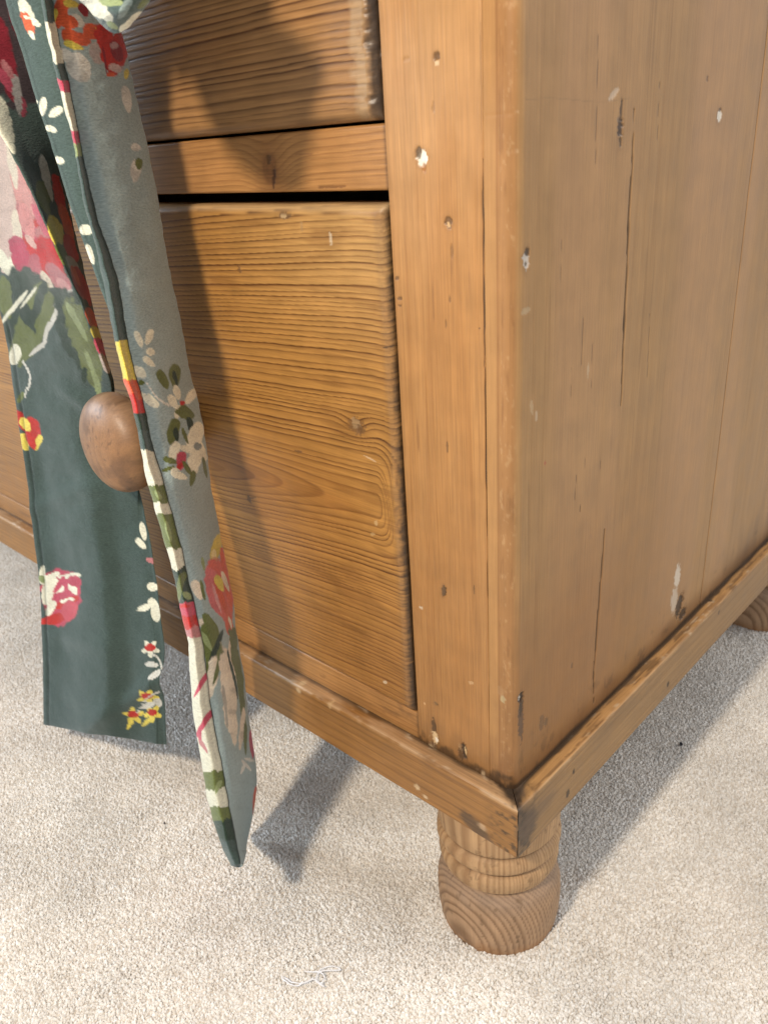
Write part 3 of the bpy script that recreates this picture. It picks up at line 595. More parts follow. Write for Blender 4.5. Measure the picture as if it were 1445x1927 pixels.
def paint(px, py, c, lst):
    """flat print: petals (x, y, half length, half width, turn in degrees, colour, raggedness) in print coordinates"""
    for (x, y, a, b, an, cc, rg) in lst:
        m = (np.abs(px - x) < 1.6 * max(a, b)) & (np.abs(py - y) < 1.6 * max(a, b))
        if not m.any(): continue
        t = math.radians(an); dx = px[m] - x; dy = py[m] - y
        u = dx * math.cos(t) + dy * math.sin(t); v = -dx * math.sin(t) + dy * math.cos(t)
        e = np.sqrt((u / a) ** 2 + (v / b) ** 2 * (1 + 0.35 * np.sign(u) * np.abs(u / a))) + rg * fbm(px[m] * 0.075, py[m] * 0.075, int(x * 7 + y) % 999, 3)
        c[m] = mix(c[m], cc * (1 + 0.22 * fbm(px[m] * 0.05 + x, py[m] * 0.05, 5, 2))[:, None], 1 - sstep(0.94, 1.05, e))
    return c
def P_(x, y, a, b, an, cc, rg=0.18): return (x, y, a, b, an, cc, rg)
def petals(x, y, n, r, w, cc, a0=0): return [P_(x + r * 0.62 * math.cos(math.radians(a0 + k * 360 / n)), y + r * 0.62 * math.sin(math.radians(a0 + k * 360 / n)), r * 0.5, w, a0 + k * 360 / n, cc, 0.12) for k in range(n)]

def cloth_color(P):
    x, y = proj(P)
    c = np.tile(TEAL, P.shape[:-1] + (1,)); c = c * (0.94 + 0.12 * (0.5 + 0.5 * fbm(x * 0.03, y * 0.03, 71)))[..., None]
    return x, y, c
def cat(pts, n):
    """closed Catmull-Rom through pts (k, rows, 3) -> (n, rows, 3)"""
    k = pts.shape[0]; t = np.linspace(0, k, n, endpoint=False); i = np.floor(t).astype(int); f = (t - i)[:, None, None]
    p0, p1, p2, p3 = pts[(i - 1) % k], pts[i % k], pts[(i + 1) % k], pts[(i + 2) % k]
    a = 0.5
    m1 = (p2 - p0) * a * 0.8; m2 = (p3 - p1) * a * 0.8
    return (2 * f ** 3 - 3 * f ** 2 + 1) * p1 + (f ** 3 - 2 * f ** 2 + f) * m1 + (-2 * f ** 3 + 3 * f ** 2) * p2 + (f ** 3 - f ** 2) * m2
def tab(rows, lst):
    a = np.array(sorted(lst)); v = np.interp(rows, a[:, 0], a[:, 1])
    k = np.ones(9) / 9; p = np.pad(v, 4, mode='edge'); s = np.convolve(p, k, 'valid')
    return s

sash = thing('velvet_sash', 'floral printed sage green velvet sash tied in a bow, hanging before the pine drawers', 'sash', (-0.275, -0.06, 0.64))
SO = np.array([-0.275, -0.06, 0.64])
def sash_part(name, P, c, label=None):
    o = grid(name, P - SO, c, VELVET, sash, wrap=True, flip=False)
    if label: o['label'] = label
    return o

# ---- right tail: a flattened tube with a stitched edge ------------------------------------
E1 = [(-330, 98), (-200, 52), (0, 78), (48, 86.5), (104, 100), (159, 111), (204, 121), (249, 133), (287, 142), (329, 149), (374, 159), (415, 169.5), (450, 179), (509, 188.6), (564, 200.7), (609, 211), (658, 221.5), (723, 235), (768, 249), (817, 259.5), (865, 270), (924, 284), (962, 294), (1014, 306), (1056, 320), (1108, 332), (1163, 343), (1201, 353), (1263, 357), (1315, 361), (1384, 369), (1444, 379), (1506, 390), (1565, 409), (1600, 421), (1618, 430), (1628, 435)]
E2 = [(-330, 112), (-200, 76), (0, 96), (97, 114), (152, 125), (225, 138), (294, 152), (346, 164), (415, 183), (498, 207), (526, 218), (588, 230), (644, 239), (713, 256), (779, 273), (848, 287), (900, 304.5), (948, 316), (1021, 336), (1094, 353), (1156, 367), (1219, 380), (1306, 391), (1375, 402), (1427, 413), (1479, 423), (1531, 433), (1589, 444), (1624, 451), (1628, 451)]
E3 = [(-330, 145), (-200, 176), (0, 214), (62, 230), (121, 242), (180, 258), (249, 273), (339, 291), (408, 304.5), (450, 309), (530, 325), (616, 342.6), (709, 360), (761, 374), (796, 381), (865, 393), (921, 398), (986, 412), (1056, 425.6), (1125, 438), (1177, 443), (1212, 449), (1288, 461), (1371, 472), (1437, 482), (1479, 483.5), (1531, 477), (1589, 465), (1606, 465), (1622, 461), (1628, 458)]
rows = np.concatenate([np.linspace(-330, 0, 60)[:-1], np.linspace(0, 1600, 640), np.linspace(1600, 1628, 24)[1:]])
def between(a, b, t): return a + (b - a) * t
e1, e2, e3 = tab(rows, E1), tab(rows, E2), tab(rows, E3)
e1[-1], e2[-1], e3[-1] = 435, 449, 458
wob = 0.0015 * fbm(rows * 0.008, rows * 0, 5)
fat = sstep(1628, 1560, rows) * 0.9 + 0.1
def pt(px, y): return at(px, rows, 1, y)
y1 = tab(rows, [(-330, -0.092), (-200, -0.084), (0, -0.083), (500, -0.087), (800, -0.092), (1000, -0.100), (1300, -0.098), (1628, -0.101)])
y3 = tab(rows, [(-330, -0.074), (-180, -0.032), (0, -0.024), (700, -0.026), (800, -0.030), (900, -0.036), (1100, -0.044), (1480, -0.040), (1575, -0.042), (1612, -0.082), (1628, -0.098)])
yy_ = lambda t: between(y1, y3, t)
ctrl = [pt(e1 + 0.5, y1 + wob), pt(between(e1, e2, 0.5), y1 - 0.0030 + wob), pt(e2, yy_(0.10) - 0.001 + wob), pt(between(e2, e3, 0.25), yy_(0.30) - 0.0055 * fat), pt(between(e2, e3, 0.55), yy_(0.55) - 0.0060 * fat), pt(between(e2, e3, 0.85), yy_(0.82) - 0.0035 * fat), pt(e3, y3),
        pt(between(e2, e3, 0.80), yy_(0.85) + 0.010 * fat), pt(between(e2, e3, 0.30), yy_(0.55) + 0.016 * fat), pt(between(e1, e2, 0.6), yy_(0.22) + 0.010 * fat)]
P = cat(np.stack(ctrl), 220)
tip = P[:, -1].mean(0) + np.array([0, 0, -0.0016])
P = np.concatenate([P, P[:, -1:] * 0.55 + tip * 0.45 + np.array([0, 0, -0.0006]), np.broadcast_to(tip, (220, 1, 3))], 1)
x, y, c = cloth_color(P)
ex = np.interp(y, rows, e2); dl = np.abs(x - ex)
front = (np.arange(220) < 220 * 6.2 / 10)[:, None]
groove = np.exp(-(dl / 3.2) ** 2) * front
P[..., 1] += 0.0013 * groove
P[..., 1] += 0.0014 * fbm(x * 0.016, y * 0.010, 15) + 0.0006 * fbm(x * 0.05, y * 0.05, 18) - 0.0004 * np.exp(-((x - ex + 12) / 5) ** 2) * front
P[..., 0] += 0.0005 * fbm(x * 0.03, y * 0.03, 16, 3)
band = (x < ex)
nap_sheen = front & (~band)
c = np.where(nap_sheen[..., None], c * (C3(0.330, 0.420, 0.420) / TEAL) * (0.86 + 0.28 * (0.5 + 0.5 * fbm(x * 0.02, y * 0.01, 19)))[..., None], c)  # paler face: brushed velvet's sheen put into its base colour
PR = []
# face: flowers near the top
PR += [P_(149, 128, 30, 20, 65, GRW), P_(125, 104, 20, 12, 20, GRW), P_(183, 100, 22, 15, 75, C3(0.42, 0.36, 0.34)), P_(143, 40, 18, 12, 20, GRW), P_(116, 22, 30, 15, 100, ORR, 0.3), P_(128, 40, 20, 12, 20, ORR, 0.3), P_(103, 28, 13, 8, 100, YEL), P_(136, 8, 14, 8, 10, YEL), P_(158, 20, 14, 8, 60, DRD),
       P_(145, 72, 29, 13, 18, ORR, 0.3), P_(138, 85, 20, 8, 20, YEL, 0.3), P_(176, 60, 22, 14, 20, ORR, 0.3), P_(187, 72, 22, 3, 75, YEL), P_(203, 88, 52, 20, 75, RED, 0.3), P_(226, 92, 34, 12, 85, RED, 0.25), P_(220, 98, 22, 10, 70, DRD, 0.3), P_(216, 85, 8, 7, 0, C3(0.5, 0.3, 0.3), 0.4), P_(216, 128, 14, 8, 20, C3(0.58, 0.42, 0.40), 0.4), P_(196, 112, 26, 2.5, 80, DRD), P_(208, 140, 8, 4, 0, ORR), P_(238, 140, 10, 5, 90, YEL),
       P_(240, 186, 27, 9, 80, GRW, 0.1), P_(258, 277, 9, 7, 20, GRW, 0.1), P_(257, 322, 21, 10, 100, GRW), P_(263, 308, 11, 6, 90, OLV), P_(286, 300, 16, 4, 80, LGR)]
# face: sprig in the middle
PR += [P_(263, 638, 17, 6, 72, WHT, 0.06), P_(281, 634, 16, 7, 112, WHT, 0.06), P_(284, 662, 9, 7, 10, WHT, 0.06), P_(281, 681, 14, 6, 40, WHT, 0.06), P_(265, 701, 14, 10, 40, WHT, 0.3), P_(267, 720, 7, 5, 0, OLV), P_(286, 754, 17, 9, 45, WHT, 0.3), P_(270, 744, 8, 6, 0, WHT, 0.2)]
for k in range(9):
    t = k / 8; PR.append(P_(278 + 44 * t, 722 + 40 * t + 10 * math.sin(t * 3.1), 4, 1.9, 45, GRW, 0.0))
PR += [P_(306, 713, 20, 9, 65, OLV), P_(330, 706, 23, 11, 95, OLV), P_(331, 712, 16, 4, 80, DGR, 0.3), P_(333, 738, 15, 6, 75, WHT, 0.15), P_(359, 746, 18, 8, 125, WHT, 0.2), P_(326, 756, 13, 7, 60, WHT, 0.2), P_(335, 776, 14, 6, 100, WHT, 0.15), P_(349, 778, 18, 12, 30, OLV, 0.35), P_(357, 797, 14, 6, 85, DGR, 0.3), P_(343, 758, 5, 4.5, 0, RED, 0.1),
       P_(327, 812, 25, 11, 100, OLV), P_(333, 818, 15, 5, 80, DGR, 0.3), P_(367, 822, 28, 15, 100, WHT, 0.35), P_(330, 848, 18, 9, 110, WHT, 0.3), P_(366, 868, 24, 12, 95, WHT, 0.3), P_(378, 846, 20, 9, 60, WHT, 0.3), P_(352, 845, 12, 7, 20, WHT, 0.3), P_(372, 840, 8, 7, 0, C3(0.25, 0.30, 0.29), 0.2), P_(349, 820, 16, 3, 70, OLV), P_(322, 866, 15, 6, 20, OLV, 0.4), P_(318, 882, 14, 4, 160, OLV, 0.4), P_(336, 894, 16, 7, 20, WHT, 0.3),
       P_(341, 868, 18, 9, 100, PNK, 0.35), P_(336, 880, 10, 4, 130, RED, 0.4), P_(353, 882, 14, 5, 60, OLV, 0.4), P_(362, 900, 15, 5, 100, OLV, 0.3), P_(386, 880, 20, 4, 80, OLV), P_(330, 884, 8, 4, 0, WHT, 0.3)]
# face: lower rose and leaves
PR += [P_(408, 1034, 32, 9, 105, YEL, 0.15), P_(404, 1046, 13, 5, 95, C3(0.66, 0.58, 0.30), 0.1), P_(416, 1110, 62, 24, 80, C3(0.60, 0.13, 0.10), 0.22), P_(402, 1110, 44, 12, 80, C3(0.58, 0.16, 0.17), 0.3), P_(426, 1090, 60, 6, 82, ORR, 0.3), P_(422, 1140, 46, 5, 70, ORR, 0.3), P_(414, 1098, 16, 6, 70, YEL, 0.4), P_(424, 1094, 20, 4, 70, CRM, 0.3), P_(432, 1180, 20, 8, 80, ORR, 0.3), P_(433, 1172, 12, 2.5, 70, CRM, 0.3), P_(408, 1125, 30, 3, 75, C3(0.66, 0.32, 0.32), 0.3),
       P_(373, 1110, 19, 10, 70, CRM, 0.15), P_(384, 1112, 20, 3, 80, OLV, 0.2), P_(386, 1172, 16, 8, 0, CRM, 0.2), P_(398, 1178, 26, 8, 60, OLV, 0.3), P_(393, 1212, 42, 20, 85, OLV, 0.25), P_(412, 1222, 55, 8, 75, OLV, 0.3), P_(404, 1226, 40, 5, 110, DGR, 0.3), P_(386, 1205, 22, 5, 60, LGR, 0.3), P_(397, 1278, 42, 12, 100, CRM, 0.3), P_(408, 1262, 34, 4, 105, OLV, 0.3), P_(388, 1258, 12, 4, 100, OLV, 0.3),
       P_(436, 1240, 60, 8, 95, OLV, 0.3), P_(430, 1298, 82, 15, 85, CRM, 0.28), P_(432, 1230, 30, 4, 95, CRM, 0.2), P_(446, 1262, 78, 6, 80, OLV, 0.3), P_(455, 1310, 90, 5, 84, OLV, 0.3), P_(440, 1360, 42, 8, 85, CRM, 0.3), P_(438, 1270, 50, 2.5, 78, DGR, 0.3), P_(456, 1370, 40, 5, 95, CRM, 0.3), P_(462, 1390, 30, 3, 88, OLV, 0.3), P_(424, 1330, 44, 3, 82, C3(0.44, 0.42, 0.36), 0.3),
       P_(464, 1440, 14, 3, 50, GRW, 0.2), P_(458, 1446, 12, 3, 110, GRW, 0.2), P_(470, 1430, 10, 3, 20, GRW, 0.2), P_(474, 1400, 30, 4, 85, PNK, 0.3), P_(480, 1505, 30, 4, 95, ORR, 0.3), P_(384, 1060, 14, 3, 80, LGR)]
c = paint(x, y, c, PR)
# the stitched band on the left edge shows other parts of the print
bands = [(-400, 38, TEAL), (38, 118, WHT), (118, 150, TEAL), (150, 172, PNK), (172, 246, WHT), (246, 273, PNK), (273, 298, LGR), (298, 640, TEAL), (640, 716, YEL), (716, 740, ORR), (740, 778, RED), (778, 812, DGR), (812, 846, TEAL), (846, 912, WHT), (912, 946, OLV), (946, 968, WHT), (968, 1034, OLV), (1034, 1070, WHT), (1070, 1132, DGR), (1132, 1160, PNK), (1160, 1182, RED), (1182, 1200, LPK), (1200, 1452, WHT), (1452, 1486, OLV), (1486, 1516, WHT), (1516, 1542, OLV), (1542, 1578, DGR), (1578, 1700, TEAL)]
bc = c.copy(); yj = y + 9 * fbm(x * 0.09, y * 0.05, 77, 3)
for (a, b, cc) in bands:
    m = (yj >= a) & (yj < b); bc[m] = cc * (1 if cc is not TEAL else 0.9)
bc = paint(x, y, bc, [P_(252, 700, 26, 7, 70, YEL), P_(258, 735, 20, 6, 75, ORR), P_(300, 930, 10, 5, 60, LGR), P_(318, 1000, 20, 5, 75, LGR, 0.3), P_(340, 1105, 26, 7, 100, OLV, 0.3), P_(352, 1120, 10, 4, 60, LGR, 0.3), P_(378, 1288, 30, 4, 118, PNK, 0.25), P_(384, 1362, 40, 5, 122, PNK, 0.25), P_(376, 1385, 18, 4, 90, PNK, 0.3), P_(382, 1405, 16, 4, 60, LPK, 0.3), P_(412, 1480, 14, 4, 110, LGR, 0.3), P_(348, 1140, 10, 4, 0, RED, 0.4)])
c = np.where((front & (~band) & (c.sum(-1) > 1.45))[..., None], np.minimum(c * 1.22, 0.85), c)  # pale petals lifted too, making up in colour for weak light here
m3 = band & (dl > 1.0)
c = np.where(m3[..., None], bc, c)
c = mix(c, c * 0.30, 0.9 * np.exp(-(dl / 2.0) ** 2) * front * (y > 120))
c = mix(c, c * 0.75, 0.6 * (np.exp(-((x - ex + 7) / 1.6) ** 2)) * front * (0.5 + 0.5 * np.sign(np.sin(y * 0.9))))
m4 = (~front) & (x < ex + 2)                                    # the reverse near the tip: red print
c = np.where((m4 & (y > 1540) & (y < 1612))[..., None], ORR, c)
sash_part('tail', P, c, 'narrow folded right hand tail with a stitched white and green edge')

# ---- the second layer of the right tail, folded behind it on the left ---------------------------
E0 = [(-330, 90), (-200, -20), (0, 12), (35, 21), (104, 43), (173, 64), (242, 86.5), (318, 111), (374, 128), (439, 152), (498, 173), (554, 193), (588, 205), (640, 222), (680, 232)]
rows = np.linspace(-330, 676, 420)
e0 = tab(rows, E0); e1b = np.interp(rows, [p[0] for p in E1], [p[1] for p in E1]) + 32
pin = sstep(690, 600, rows) * 0.9 + 0.1
yb = np.interp(rows, [-330, 0, 690], [-0.074, -0.074, -0.080])
ctrl = [pt(e0, yb - 0.004), pt(between(e0, e1b, 0.25), yb - 0.0045 + 0.001 * pin), pt(between(e0, e1b, 0.6), yb - 0.001), pt(e1b, yb + 0.004), pt(e1b, yb + 0.007), pt(between(e0, e1b, 0.6), yb + 0.003), pt(between(e0, e1b, 0.25), yb)]
P = cat(np.stack(ctrl), 90)
x, y, c = cloth_color(P)
P[..., 1] += 0.0009 * fbm(x * 0.02, y * 0.012, 25)
c = paint(x, y, c, [P_(52, 22, 26, 10, 60, WHT), P_(66, 42, 14, 6, 30, WHT), P_(54, 46, 26, 9, 70, ORR, 0.25), P_(52, 33, 8, 3, 20, WHT), P_(60, 66, 10, 5, 60, WHT), P_(44, 10, 16, 6, 80, WHT),
    P_(82, 200, 18, 7, 95, WHT, 0.1), P_(105, 211, 15, 8, 145, WHT, 0.1), P_(97, 243, 12, 6, 20, WHT, 0.1), P_(111, 302, 11, 7, 20, WHT, 0.1), P_(163, 433, 12, 10, 10, WHT, 0.1), P_(170, 478, 20, 6, 70, WHT, 0.1), P_(66, 192, 6, 5, 0, WHT)])
ee = np.interp(y, rows, e0); c = mix(c, c * 1.25, 0.5 * np.exp(-((x - ee - 2) / 3) ** 2)); c = mix(c, c * 0.6, 0.7 * np.exp(-((x - ee - 7) / 1.8) ** 2))
sash_part('tail_fold', P, c)

# ---- left tail: wide, folded at the top, hanging against the knob, its end flaring out ----------------
A_ = [(-330, 84), (-260, -60), (-180, -180), (0, -160), (250, -90), (420, -40), (520, -8), (588, 2), (623, 10), (692, 21), (761, 31), (813, 38), (900, 51), (950, 57), (1038, 69), (1108, 76), (1177, 80), (1246, 82), (1363, 82.5)]
F_ = [(-330, 92), (-260, -40), (-180, -150), (0, -112), (100, -70), (244, 0), (291, 24), (356, 59), (408, 80), (464, 107), (491, 119), (536, 138), (568, 152), (606, 166), (647, 180), (682, 194), (709, 203), (730, 208), (780, 206), (830, 206), (880, 230), (920, 262), (1400, 310)]
B_ = [(-330, 130), (-200, 60), (0, 78), (330, 120), (374, 127), (398, 134), (450, 145), (495, 157), (554, 170), (609, 183), (658, 197), (706, 211), (730, 217), (780, 213), (830, 212), (880, 236), (920, 264), (934, 267), (986, 277), (1045, 290), (1101, 297.6), (1177, 307), (1211, 312), (1263, 309), (1315, 310), (1380, 314), (1402, 317)]
rows = np.concatenate([np.linspace(-330, 0, 50)[:-1], np.linspace(0, 1382, 600)])
s_ = np.clip((rows - 1000) / 382, 0, 1)
a_, f_, b_ = tab(rows, A_), tab(rows, F_), tab(rows, B_)
f_ = np.where(rows > 730, np.minimum(f_, b_ - 4), f_)
f_ = np.where(rows > 900, between(f_, between(a_, b_, 0.9), sstep(900, 1000, rows)), f_)
ya = tab(rows, [(-330, -0.088), (-200, -0.075), (0, -0.070), (500, -0.066), (730, -0.062), (900, -0.064), (1150, -0.078), (1400, -0.098)])
yf = tab(rows, [(-330, -0.090), (0, -0.092), (300, -0.090), (500, -0.084), (650, -0.060), (730, -0.0475), (900, -0.038), (1000, -0.042), (1150, -0.050), (1400, -0.066)])
ybk = tab(rows, [(-330, -0.076), (-200, -0.054), (0, -0.050), (300, -0.050), (500, -0.048), (650, -0.046), (730, -0.044), (900, -0.036), (1000, -0.038), (1150, -0.046), (1400, -0.060)])
bot = np.zeros_like(rows)
def row_pt(px, yy, t):
    # the hem runs lower on the right: stretch the last rows
    py = rows + s_ ** 2 * (t * 38 - 18)
    return at(px, py, 1, yy)
und = lambda t: 0.006 * np.sin(t * 5.2 + 0.6 + rows * 0.0012) * sstep(700, 950, rows)
front_pts = [(a_, ya, 0.0)] + [(between(a_, f_, t), between(ya, yf, t) + und(t) * (4 * t * (1 - t)) + 0.003 * fbm(rows * 0.006, rows * 0 + t * 3, 9) * 4 * t * (1 - t), t * 0.9) for t in (0.18, 0.38, 0.58, 0.78)] + [(f_, yf, 0.92)] + [(between(f_, b_, t), between(yf, ybk, t), 0.92 + 0.06 * t) for t in (0.35, 0.7)] + [(b_, ybk, 1.0)]
th = 0.0042
ctrl = [row_pt(*q) for q in front_pts] + [row_pt(q[0] + (1.5 if k in (0,) else 0), q[1] + th, q[2]) for k, q in list(enumerate(front_pts))[-2:0:-1]]
P = cat(np.stack(ctrl), 260)
# close the end
cen = 0.5 * (P[:130, -1] + P[:129:-1, -1])
end = np.concatenate([cen, cen[::-1]])
P = np.concatenate([P, (P[:, -1:] * 0.5 + end[:, None] * 0.5), end[:, None]], 1)
x, y, c = cloth_color(P)
P[..., 1] += 0.0013 * fbm(x * 0.014, y * 0.014, 35) + 0.0005 * fbm(x * 0.06, y * 0.03, 36)
for (ax_, ay_, bx_, by_, wd, dp) in ((165, 1368, 318, 1268, 20, 0.0055), (60, 960, 190, 905, 16, 0.0022), (85, 1180, 220, 1230, 22, 0.0018), (110, 720, 215, 800, 14, 0.0022)):
    tx, ty = bx_ - ax_, by_ - ay_; ll = math.hypot(tx, ty); al = ((x - ax_) * tx + (y - ay_) * ty) / ll; ac = ((x - ax_) * -ty + (y - ay_) * tx) / ll
    P[..., 1] -= dp * np.exp(-(ac / wd) ** 2) * sstep(-30, 30, al) * (1 - sstep(ll - 30, ll + 30, al))
PL = []
PL += [P_(30, 400, 150, 62, 75, LPK, 0.15), P_(10, 330, 60, 30, 90, C3(0.44, 0.235, 0.215), 0.2), P_(5, 300, 34, 14, 100, WHT, 0.3), P_(35, 470, 66, 28, 60, PNK, 0.25), P_(84, 470, 58, 36, 60, RED, 0.22), P_(62, 440, 26, 14, 40, PNK, 0.3), P_(90, 440, 22, 14, 20, LPK, 0.3), P_(105, 520, 34, 14, 30, LPK, 0.25), P_(60, 505, 20, 12, 90, LPK, 0.3), P_(12, 490, 36, 12, 60, WHT, 0.3), P_(45, 525, 34, 9, 20, WHT, 0.2), P_(85, 530, 22, 10, 30, PNK, 0.3), P_(22, 430, 40, 12, 80, C3(0.50, 0.40, 0.32), 0.3), P_(120, 548, 22, 8, 40, LPK, 0.2)]
PALEP = C3(0.52, 0.40, 0.35)
PL += [P_(4, 370, 150, 24, 88, PALEP, 0.25), P_(42, 360, 90, 15, 78, C3(0.52, 0.24, 0.22), 0.25), P_(22, 300, 60, 8, 80, CRM, 0.3), P_(78, 412, 34, 10, 66, C3(0.52, 0.11, 0.15), 0.3), P_(52, 420, 40, 12, 74, C3(0.52, 0.22, 0.21), 0.3), P_(34, 440, 44, 8, 80, CRM, 0.3),
       P_(44, 486, 48, 17, 68, C3(0.46, 0.05, 0.10), 0.25), P_(92, 486, 46, 25, 52, C3(0.52, 0.020, 0.022), 0.25), P_(70, 508, 30, 12, 80, C3(0.50, 0.12, 0.15), 0.25), P_(112, 520, 30, 12, 48, C3(0.50, 0.16, 0.18), 0.25), P_(90, 528, 20, 8, 60, CRM, 0.3), P_(62, 528, 22, 8, 20, C3(0.56, 0.30, 0.28), 0.3), P_(122, 540, 20, 8, 50, C3(0.54, 0.26, 0.26), 0.2), P_(10, 496, 34, 11, 60, WHT, 0.3), P_(34, 522, 30, 7, 30, WHT, 0.3), P_(60, 455, 18, 6, 50, C3(0.54, 0.34, 0.30), 0.3), P_(104, 458, 14, 5, 60, C3(0.46, 0.04, 0.06), 0.3)]
PL += [P_(40, 575, 74, 48, 100, DGR, 0.2), P_(92, 575, 44, 36, 20, DGR, 0.3), P_(10, 560, 40, 14, 80, OLV, 0.3), P_(62, 610, 76, 30, 110, OLV, 0.28), P_(48, 590, 40, 12, 60, DGR, 0.4), P_(72, 570, 44, 9, 110, DGR, 0.4), P_(40, 645, 30, 16, 130, OLV, 0.3), P_(26, 580, 46, 4, 128, WHT, 0.1), P_(54, 560, 26, 3, 128, WHT, 0.1), P_(104, 590, 42, 5, 112, GRW, 0.1), P_(88, 630, 26, 4, 100, GRW, 0.1), P_(74, 655, 22, 4, 140, GRW, 0.1), P_(30, 668, 20, 11, 100, WHT, 0.3), P_(118, 560, 26, 4, 140, GRW, 0.2),
       P_(148, 625, 82, 36, 72, DGR, 0.22), P_(160, 640, 84, 24, 70, OLV, 0.3), P_(172, 690, 50, 16, 75, OLV, 0.3), P_(176, 700, 46, 5, 70, LGR, 0.3), P_(142, 600, 40, 6, 60, LGR, 0.4), P_(160, 706, 14, 5, 90, DGR, 0.3), P_(184, 728, 22, 7, 80, LGR, 0.3)]
for k in range(11):
    t = k / 10; PL.append(P_(46 + 12 * math.sin(t * 3.0), 682 + 62 * t, 4.5, 2.0, 80, GRW, 0.0))
PL += [P_(40, 748, 13, 5, 120, OLV, 0.2), P_(40, 790, 20, 8, 70, RED, 0.25), P_(62, 814, 30, 16, 80, RED, 0.2), P_(50, 800, 15, 8, 60, YEL, 0.3), P_(46, 832, 18, 7, 75, YEL, 0.3), P_(73, 832, 15, 6, 110, YEL, 0.3), P_(58, 830, 16, 8, 60, RED, 0.3), P_(42, 836, 10, 4, 90, YEL)]
PL += [P_(114, 1125, 50, 38, 95, PNK, 0.28), P_(100, 1100, 24, 12, 30, WHT, 0.3), P_(130, 1085, 22, 5, 175, WHT, 0.2), P_(92, 1112, 26, 12, 100, WHT, 0.3), P_(138, 1108, 14, 6, 60, WHT, 0.3), P_(122, 1135, 30, 7, 155, RED, 0.3), P_(96, 1145, 16, 8, 120, WHT, 0.3), P_(126, 1130, 14, 4, 170, WHT, 0.3), P_(112, 1100, 18, 5, 120, PNK, 0.3), P_(100, 1165, 24, 9, 170, RED, 0.3), P_(132, 1150, 22, 14, 100, C3(0.55, 0.08, 0.11), 0.3), P_(140, 1094, 14, 9, 30, PNK, 0.3), P_(80, 1078, 14, 5, 100, WHT), P_(95, 1085, 18, 5, 160, WHT), P_(80, 1090, 8, 5, 60, LGR),
       P_(270, 1000, 18, 6, 78, WHT, 0.06), P_(266, 1023, 13, 6, 45, WHT, 0.06), P_(286, 1054, 10, 5, 20, LPK), P_(289, 1104, 11, 8, 10, WHT, 0.08), P_(272, 1144, 13, 6, 160, WHT, 0.08), P_(290, 1136, 13, 8, 40, WHT, 0.1), P_(295, 1154, 16, 9, 80, WHT, 0.12)]
for (xx, yy) in ((285, 1220), (284, 1308), (254, 1345), (287, 1343)):
    PL += petals(xx, yy, 5, 16, 4.6, WHT if yy < 1250 else YEL, 20 + xx) + [P_(xx, yy - 2, 9, 7, 0, RED, 0.2)]
for k in range(9):
    t = k / 8; PL.append(P_(290 + 18 * t, 1232 + 24 * t - 6 * math.sin(3 * t), 4, 1.7, 50, GRW, 0.0)); PL.append(P_(262 + 40 * t, 1338 - 36 * t - 8 * math.sin(3 * t), 4, 1.7, 140, GRW, 0.0))
PL += [P_(288, 1250, 13, 5, 5, GRW, 0.06), P_(297, 1267, 13, 6, 150, GRW, 0.06), P_(280, 1327, 13, 6, 160, GRW, 0.06), P_(298, 1322, 9, 7, 60, GRW, 0.06), P_(247, 1360, 13, 4, 120, YEL, 0.1), P_(277, 1358, 13, 4, 140, YEL, 0.1)]
c = paint(x, y, c, PL)
# the turned-back flap, the right tail's shade painted into its print
c = c * (0.72 + 0.14 * sstep(600, 760, y))[..., None] * np.where((c.sum(-1) > 0.9)[..., None], 1.18, 1.0)  # whole print darkened, more towards the top: dim light put into its colour
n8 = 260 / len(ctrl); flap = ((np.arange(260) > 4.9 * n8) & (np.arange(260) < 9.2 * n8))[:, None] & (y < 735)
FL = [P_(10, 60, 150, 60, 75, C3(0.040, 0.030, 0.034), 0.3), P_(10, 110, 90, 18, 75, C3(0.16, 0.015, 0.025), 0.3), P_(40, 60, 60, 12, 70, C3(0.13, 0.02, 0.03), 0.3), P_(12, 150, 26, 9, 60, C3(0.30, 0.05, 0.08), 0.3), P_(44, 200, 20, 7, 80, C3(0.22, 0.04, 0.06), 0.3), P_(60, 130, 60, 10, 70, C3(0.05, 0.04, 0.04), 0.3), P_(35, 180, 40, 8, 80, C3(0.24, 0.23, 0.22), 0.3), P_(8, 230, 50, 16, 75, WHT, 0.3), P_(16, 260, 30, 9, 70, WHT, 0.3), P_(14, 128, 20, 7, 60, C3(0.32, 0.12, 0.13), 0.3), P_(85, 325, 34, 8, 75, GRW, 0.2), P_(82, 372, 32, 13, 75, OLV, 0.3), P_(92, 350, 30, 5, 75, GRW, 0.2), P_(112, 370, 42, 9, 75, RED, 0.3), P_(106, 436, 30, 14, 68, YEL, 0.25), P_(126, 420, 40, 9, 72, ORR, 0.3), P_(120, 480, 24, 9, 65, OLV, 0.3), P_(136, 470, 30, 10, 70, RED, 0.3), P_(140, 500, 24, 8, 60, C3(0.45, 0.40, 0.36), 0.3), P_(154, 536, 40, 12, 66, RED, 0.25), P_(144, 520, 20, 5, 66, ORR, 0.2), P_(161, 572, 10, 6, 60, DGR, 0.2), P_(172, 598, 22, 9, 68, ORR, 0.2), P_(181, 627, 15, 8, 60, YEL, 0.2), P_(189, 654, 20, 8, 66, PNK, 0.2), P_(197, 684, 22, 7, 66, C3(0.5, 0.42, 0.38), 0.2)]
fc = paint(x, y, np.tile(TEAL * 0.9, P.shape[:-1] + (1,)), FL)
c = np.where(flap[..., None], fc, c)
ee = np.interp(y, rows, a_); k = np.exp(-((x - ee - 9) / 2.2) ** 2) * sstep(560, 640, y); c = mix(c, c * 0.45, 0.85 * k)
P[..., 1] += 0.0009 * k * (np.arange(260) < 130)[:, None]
sash_part('tail', P, c, 'broad left hand tail with pink roses, hanging behind the drawer knob')

